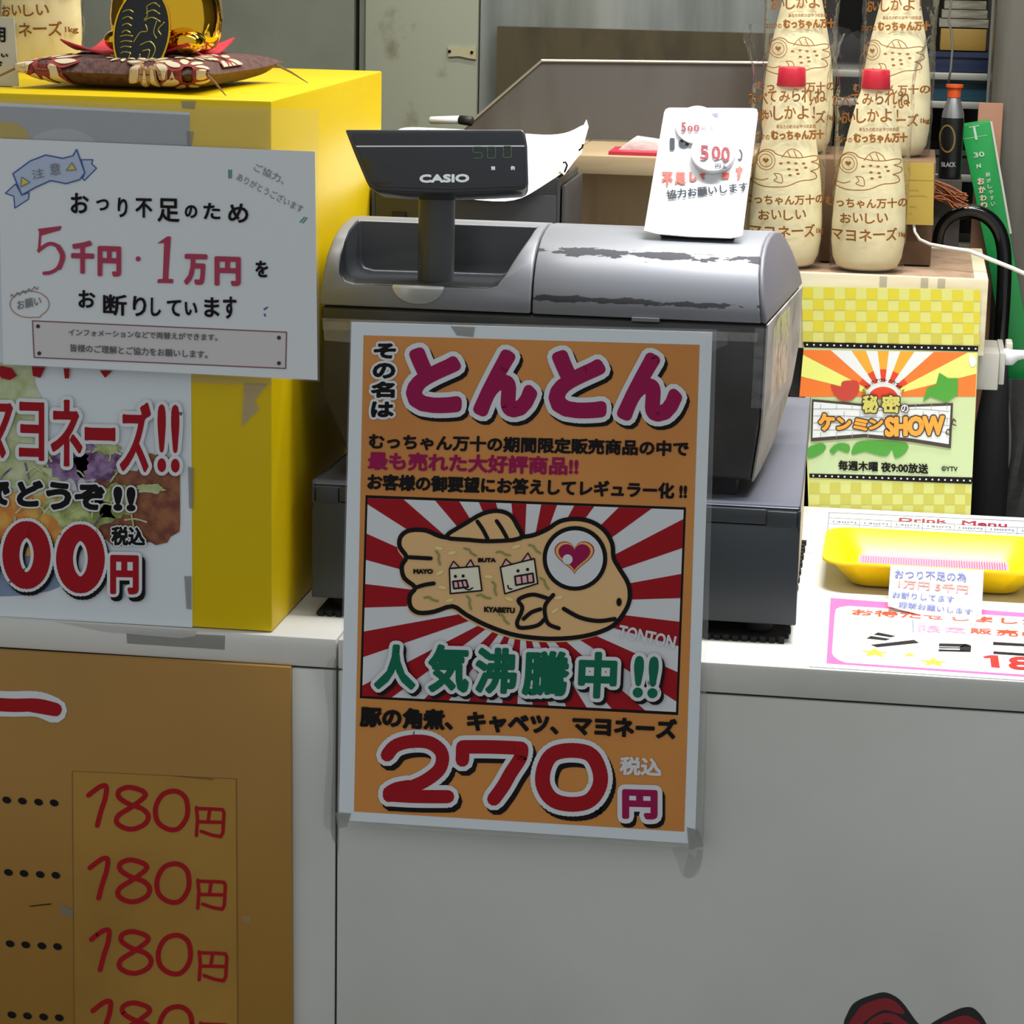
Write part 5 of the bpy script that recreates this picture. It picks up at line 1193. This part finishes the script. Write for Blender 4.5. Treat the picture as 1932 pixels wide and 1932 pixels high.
# price card left of the cat
fcx, ncx = plane3((0, 40, 0.075), (30, 40, 0.075), (0, 160, 0.075))
pcd = thing('standing_price_card', atY(15, 165, 0.075), 'pale standing price card at the far left on the yellow box', 'sign')
q_ = [(-60,30),(26,33),(35,166),(-60,162)]
mb = MB(); mb.prism([Vector((p.x, p.y, max(p.z, HB+0.0006))) for p in [fcx(*p) for p in q_]], (0, 0.0016, 0)); mb.build('card', mat('pale card', (196, 194, 180), 0.4), pcd)
mb = MB(); a = fcx(-40, 150); b = fcx(20, 150); mb.box((a.x, 0.077, HB+0.0005), (b.x, 0.095, HB+0.003)); mb.build('foot', mat('clear acrylic foot', (210, 210, 205), 0.2), pcd)
pr = Print(fcx, ncx)
E1 = Z(3.45, 0, 0)
for ch, a in (('用', E1(-50,175, 38,180, -50,272)), ('い', E1(8,348, 55,350, 8,372)), ('ド', E1(-40,395, 18,400, -40,440))): pr.text('lettering', ch, a[0], a[1], a[2], ink, 2, r=0.8)
pr.build(pcd)

# ============================================================ CLUTTER at the right edge
# steel post
st = mat('brushed steel post', (112, 108, 100), 0.35, metal=0.5, c2=(84, 80, 72), scale=4, stretch=(6, 6, 0.5))
a = atY(1874, 100, 0.98); b = atY(2010, 100, 0.98)
mb = MB(); mb.box((a.x, 0.98, -0.95), (b.x, 1.045, 1.3))
po = tag(modded(mb.build('steel_post', st, None, org=((a.x+b.x)/2, 1.0, -0.95)), 0.003), 'greasy upright steel post at the right edge of the frame', 'post')
# shelf rack behind
sr = thing('storage_rack', (0.30, 1.12, -0.95), 'dim steel storage rack behind the bottles, left of the steel post', 'rack')
x0, x1 = atY(1500, 100, 1.05).x, atY(1866, 100, 1.05).x
sh = mat('rack shelf edge', (150, 150, 142), 0.4, metal=0.3)
shz = [atY(1800, y, 1.05).z for y in (-60, 138, 192, 330, 470)]
for z in shz:
    mb = MB(); mb.box((x0, 1.05, z-0.008), (x1, 1.22, z)); modded(mb.build('shelf', sh, sr), 0.001)
for x in (x0-0.012, x1):
    for y in (1.05, 1.208):
        mb = MB(); mb.box((x, y, -0.95), (x+0.012, y+0.012, 0.62)); mb.build('post', mat('rack post', (120, 118, 110), 0.5), sr)
def simple(name, A_, B_, m_, label, cat, bev=0.001, group=None):
    mb = MB(); mb.box(A_, B_); o = mb.build(name, m_, None, org=((A_[0]+B_[0])/2, (A_[1]+B_[1])/2, A_[2]))
    modded(o, bev); return tag(o, label, cat, group)
za, zb, zc_ = shz[1], shz[2], shz[3]
def crate(lo, px0, px1, hgt, m_, lab):
    t = thing('storage_bin', ((atY(px0, 100, 1.07).x+atY(px1, 100, 1.07).x)/2, 1.12, lo), lab, 'bin')
    xA, xB = atY(px0, 100, 1.06).x, atY(px1, 100, 1.06).x
    mb = MB()
    mb.box((xA, 1.062, lo+0.0005), (xB, 1.066, lo+hgt)); mb.box((xA, 1.196, lo+0.0005), (xB, 1.2, lo+hgt)); mb.box((xA, 1.066, lo+0.0005), (xA+0.004, 1.196, lo+hgt)); mb.box((xB-0.004, 1.066, lo+0.0005), (xB, 1.196, lo+hgt)); mb.box((xA+0.004, 1.066, lo+0.0005), (xB-0.004, 1.196, lo+0.004))
    modded(mb.build('bin_body', m_, t), 0.001)
    mb = MB(); mb.box((xA-0.002, 1.059, lo+hgt-0.006), (xB+0.002, 1.0618, lo+hgt)); mb.build('rim', m_, t)
teal = mat('dark teal plastic', (26, 62, 78), 0.4); navy = mat('dark navy plastic', (24, 34, 64), 0.4)
crate(zb, 1700, 1866, atY(1800, 146, 1.06).z-zb, teal, 'dark teal storage bin on the rack, just above the coffee bottle')
crate(za, 1700, 1866, atY(1800, 98, 1.06).z-za, navy, 'dark navy storage bin on the rack, above the teal bin')
crate(zc_, 1560, 1866, 0.028, mat('dark grey bin', (50, 50, 52), 0.5), 'low grey storage bin on the rack behind the orange brush')
zt2 = atY(1800, 98, 1.06).z
simple('yellow_folder', (atY(1775, 60, 1.07).x, 1.072, zt2+0.001), (atY(1862, 60, 1.07).x, 1.19, atY(1800, 54, 1.07).z), mat('mustard folder', (140, 112, 44), 0.6), 'mustard yellow folder lying on the navy storage bin', 'folder')
zt3 = atY(1800, 54, 1.07).z+0.001
for k in range(3):
    h0 = zt3+k*0.0105
    simple('newspaper_bundle', (atY(1772+k*4, 40, 1.07).x, 1.072+k*0.002, h0+0.0003), (atY(1866-k*3, 40, 1.07).x, 1.185, h0+0.0100), mat('old newsprint', (138, 134, 118), 0.7, c2=(88, 84, 72), scale=30, stretch=(1, 1, 6)), ('grey newspaper bundle directly on the mustard folder', 'grey newspaper bundle in the middle of the stack over the folder', 'grey newspaper bundle, topmost of the stack over the folder')[k], 'newspaper', group='newspaper bundles on the rack')
# coffee bottle with orange cap, standing on the riser-height box
bx = atY(1792, 320, 0.90); zb0 = atY(1792, 336, 0.90).z
cf = thing('coffee_bottle', (bx.x, 0.90, zb0), 'black coffee bottle with silver shoulder and orange cap right of the bottles', 'bottle')
hgt = atY(1785, 158, 0.90).z-zb0; R_ = (atY(1816, 280, 0.9)-atY(1772, 280, 0.9)).length/2
mb = MB(); mb.lathe((bx.x, 0.9, zb0), [(0.0005,0),(R_*0.95,0),(R_,0.004),(R_,hgt*0.62),(R_*0.97,hgt*0.64),(0.0005,hgt*0.645)], 36); modded(mb.build('body', mat('black label', (16, 16, 16), 0.35), cf), 0, ang=50)
mb = MB(); mb.lathe((bx.x, 0.9, zb0), [(0.0005,hgt*0.645),(R_*0.97,hgt*0.645),(R_*0.92,hgt*0.70),(R_*0.6,hgt*0.83),(R_*0.52,hgt*0.86),(0.0005,hgt*0.86)], 36); modded(mb.build('shoulder', mat('silver shoulder', (170, 172, 174), 0.3, metal=0.8), cf), 0, ang=50)
mb = MB(); mb.lathe((bx.x, 0.9, zb0), [(0.0005,hgt*0.86),(R_*0.58,hgt*0.86),(R_*0.6,hgt*0.96),(R_*0.75,hgt*0.965),(R_*0.75,hgt*0.995),(0.0005,hgt)], 36); modded(mb.build('cap', mat('orange cap', (206, 82, 34), 0.4), cf), 0, ang=50)
pr = Print(lambda u, v: (lambda p: Vector((p.x, 0.9-math.sqrt(max(0, R_*R_-(p.x-bx.x)**2)), p.z)))(atY(u, v, 0.9)), Vector((0, -1, 0)), 0.0002)
gb = mat('dull gold print', (120, 100, 44), 0.5)
pr.line('label_print', [(1787+14*math.cos(2*math.pi*k/24), 260+25*math.sin(2*math.pi*k/24)) for k in range(24)], 1.6, gb, 2, True)
pr.text('label_print', 'BLACK', (1776,304), (1803,304), (1776,313), mat('pale grey lettering', (150,150,150), 0.5), 2, r=0.4)
pr.build(cf)
simple('dark_carton', (bx.x-0.035, 0.88, -0.95), (bx.x+0.014, 0.94, zb0-0.0005), mat('dark carton', (56, 50, 44), 0.7), 'tall dark carton under the coffee bottle', 'box')
# orange brush bristles
br = thing('orange_brush', atY(1780, 380, 0.885), 'orange brown brush lying behind the sticky note', 'brush')
mb = MB(); rnd = random.Random(5); bz_ = atY(1790, 372, 0.875)
for k in range(46):
    p = atY(1762+rnd.uniform(-4, 6), 352+rnd.uniform(-16, 24), 0.872+rnd.uniform(-0.006, 0.004)); q = atY(1812+rnd.uniform(-14, 16), 376+rnd.uniform(-12, 18), 0.868+rnd.uniform(-0.008, 0.004))
    mb.tube([p, (p+q)/2+Vector((0, 0, 0.002)), q], 0.0007, 4)
tag(mb.build('bristles', mat('orange bristle', (150, 84, 42), 0.7), br), kind='stuff')
mb = MB(); mb.tube([atY(1700, 352, 0.877), atY(1740, 356, 0.876), atY(1766, 362, 0.873)], [0.006, 0.007, 0.011], 12); mb.build('handle', mat('brush handle', (120, 74, 44), 0.5), br, True)
# green wrap carton, long and leaning
gx = thing('green_wrap_carton', atY(1975, 960, 0.93), 'long green kitchen wrap carton leaning behind the black umbrella handle', 'box')
fg, ng = plane3((1812, 237, 0.93), (1868, 228, 0.93), (1960, 900, 0.93))
gm_ = mat('green carton', (24, 140, 66), 0.4); 
gq = [(1812,238),(1868,229),(1880,300),(1905,440),(2010,1010),(1950,1010),(1862,480)]
mb = MB(); mb.prism([fg(*p) for p in gq], (0, 0.035, 0)); modded(mb.build('carton_body', gm_, gx), 0.001)
pr = Print(fg, ng)
pr.poly('white_edge', [(1868,229),(1872,229),(1909,440),(1905,442)], mat('carton white edge', (190, 192, 184), 0.5), 1)
wl = mat('carton white ink', (186, 206, 190), 0.5)
for ch, x, y, w_, h_ in (('お',1843,336,13,13),('か',1845,352,13,13),('わ',1848,368,12,12),('り',1850,382,12,12)): pr.text('lettering', ch, (x, y), (x+w_, y-2), (x+2, y+h_), mat('pale pink ink', (226, 190, 180), 0.5), 2, r=0.6)
for ch, x, y in (('剥',1859,326),('が',1861,337),('し',1863,348),('や',1865,359),('す',1867,370),('い',1869,381)): pr.text('lettering', ch, (x, y), (x+8, y-1.4), (x+1, y+8), wl, 2, r=0.2)
pr.text('lettering', 'N', (1842,310), (1850,308), (1843,318), wl, 2, r=0.5)
pr.text('lettering', '30', (1836,288), (1856,285), (1838,298), wl, 2, r=0.4)
pr.line('lettering', [(1829,240),(1847,237)], 0.8, wl, 2); pr.line('lettering', [(1838,241),(1842,262)], 2.2, wl, 2)
pr.line('lettering', [(1820,262),(1862,255)], 0.4, wl, 2)
pr.build(gx)
# brown cardboard strip behind the carton
a = atY(1846, 200, 0.972); b = atY(1893, 200, 0.972)
simple('cardboard_sheet', (a.x, 0.968, -0.95), (b.x, 0.974, atY(1860, 194, 0.97).z), mat('brown card sheet', (150, 108, 84), 0.7), 'brown cardboard sheet standing upright behind the green carton', 'cardboard')
# black umbrella hooked at the crate corner
um = thing('black_umbrella', atY(1880, 960, 0.80), 'folded black umbrella with a glossy hooked handle beside the crate', 'umbrella')
hb = mat('glossy black handle', (12, 12, 14), 0.14)
YU = 0.885
hpx = smoothpts([(1772,487),(1769,455),(1776,427),(1796,407),(1826,398),(1858,406),(1882,430),(1893,465),(1895,510),(1892,580),(1886,660)], False, 4)
mb = MB(); pts = [atY(u, v, YU) for u, v in hpx]
rr = [0.0082 if i > 3 else 0.0074+0.0002*i for i in range(len(pts))]; rr[0] = 0.005
mb.tube(pts, rr, 18); mb.build('handle', hb, um, True)
mb = MB(); pts = [atY(u, v, YU) for u, v in ((1886,655),(1880,720),(1872,800),(1866,900),(1860,1000),(1856,1200),(1852,1500))]
mb.tube(pts, [0.009,0.014,0.019,0.022,0.022,0.016,0.005], 14); mb.build('canopy', mat('black umbrella cloth', (34, 34, 36), 0.7, bump=0.6, bscale=20, stretch=(4, 4, 0.5)), um, True)
# white outlet box with plug
wo = thing('white_outlet_box', (0.33, 0.70, 0.0), 'dirty white outlet box fixed below the crate, beside the show poster', 'outlet')
a = atY(1806, 640, 0.632); b = atY(1884, 737, 0.632)
om = mat('dirty white plastic', (176, 174, 166), 0.45, c2=(120, 118, 110), scale=18, lo=0.55, hi=0.8)
mb = MB(); mb.box((a.x, 0.632, b.z), (b.x-0.001, 0.72, 0.1655)); modded(mb.build('box_body', om, wo), 0.0015)
mb = MB(); mb.box((b.x-0.0005, 0.645, b.z+0.004), (b.x+0.0055, 0.74, 0.1655-0.002)); modded(mb.build('cover_plate', om, wo), 0.001)
mb = MB(); p = atY(1893, 655, 0.67); mb.box((b.x+0.006, 0.66, p.z-0.010), (b.x+0.013, 0.69, p.z+0.006)); modded(mb.build('socket', mat('grey white socket', (190, 188, 180), 0.5), wo), 0.0015)
pl = thing('white_plug', atY(1910, 675, 0.66), 'white power plug and cord pushed into the outlet box at right', 'plug')
mb = MB(); mb.tube([atY(u, v, 0.66) for u, v in ((1893,673),(1900,673),(1908,674),(1918,670),(1930,669),(1975,672))], [0.0085,0.0090,0.0085,0.0058,0.0048,0.0046], 14); mb.build('plug_body', mat('plug white', (206, 208, 210), 0.4), pl, True)
# grey cloth bag
cb = thing('grey_cloth_bag', atY(1925, 980, 0.90), 'dark grey cloth bag hanging below the outlet at the right edge', 'bag')
mb = MB(); 
cols = 10; rowsn = 12; vs = []
for j in range(rowsn+1):
    for i in range(cols+1):
        t = j/rowsn; v_ = 715+t*300; l_ = 1898-22*t+8*math.sin(t*5); r_ = 2010-70*t
        u_ = l_+(r_-l_)*i/cols; vs.append(atY(u_, v_, 0.915+0.006*math.sin(i*1.1+t*2)-0.012*math.sin(math.pi*i/cols)))
mb.add(vs, [(j*(cols+1)+i, j*(cols+1)+i+1, (j+1)*(cols+1)+i+1, (j+1)*(cols+1)+i) for j in range(rowsn) for i in range(cols)])
o = mb.build('bag_cloth', mat('dark grey cloth', (74, 74, 74), 0.85, bump=0.3, bscale=60), cb, True); md = o.modifiers.new('t', 'SOLIDIFY'); md.thickness = 0.002; modded(o)
mb = MB(); mb.tube([atY(u, v, 0.895) for u, v in smoothpts([(1893,715),(1901,760),(1905,820),(1903,870),(1893,905),(1887,940),(1890,985)], False, 4)], 0.0019, 8); mb.build('cord', mat('dirty cord', (126, 124, 118), 0.6), cb, True)
# cables
c1 = thing('white_cable', atY(1740, 455, 0.74), 'white cable running from the sticky note over the crate to the right edge', 'cable')
mb = MB(); mb.tube([atY(u, v, y) for (u, v), y in zip([(1724,424),(1726,438),(1735,452),(1755,461),(1790,468),(1830,474),(1870,490),(1910,506),(1960,528)], [0.695,0.69,0.688,0.686,0.68,0.67,0.66,0.65,0.64])], [0.0016]*2+[0.0018]*2+[0.0022]*5, 10); mb.build('cable', mat('white cable', (208, 206, 200), 0.4), c1, True)
c2c = thing('thin_hanging_cord', atY(1788, 150, 0.93), 'thin cord hanging down from above onto the orange cap of the coffee bottle', 'cord')
mb = MB(); mb.tube([atY(u, v, 0.93) for u, v in ((1796,-60),(1795,0),(1790,40),(1795,60),(1797,90),(1794,130),(1789,158))], 0.0013, 8); mb.build('cord', mat('dull cord', (100, 98, 92), 0.6), c2c, True)
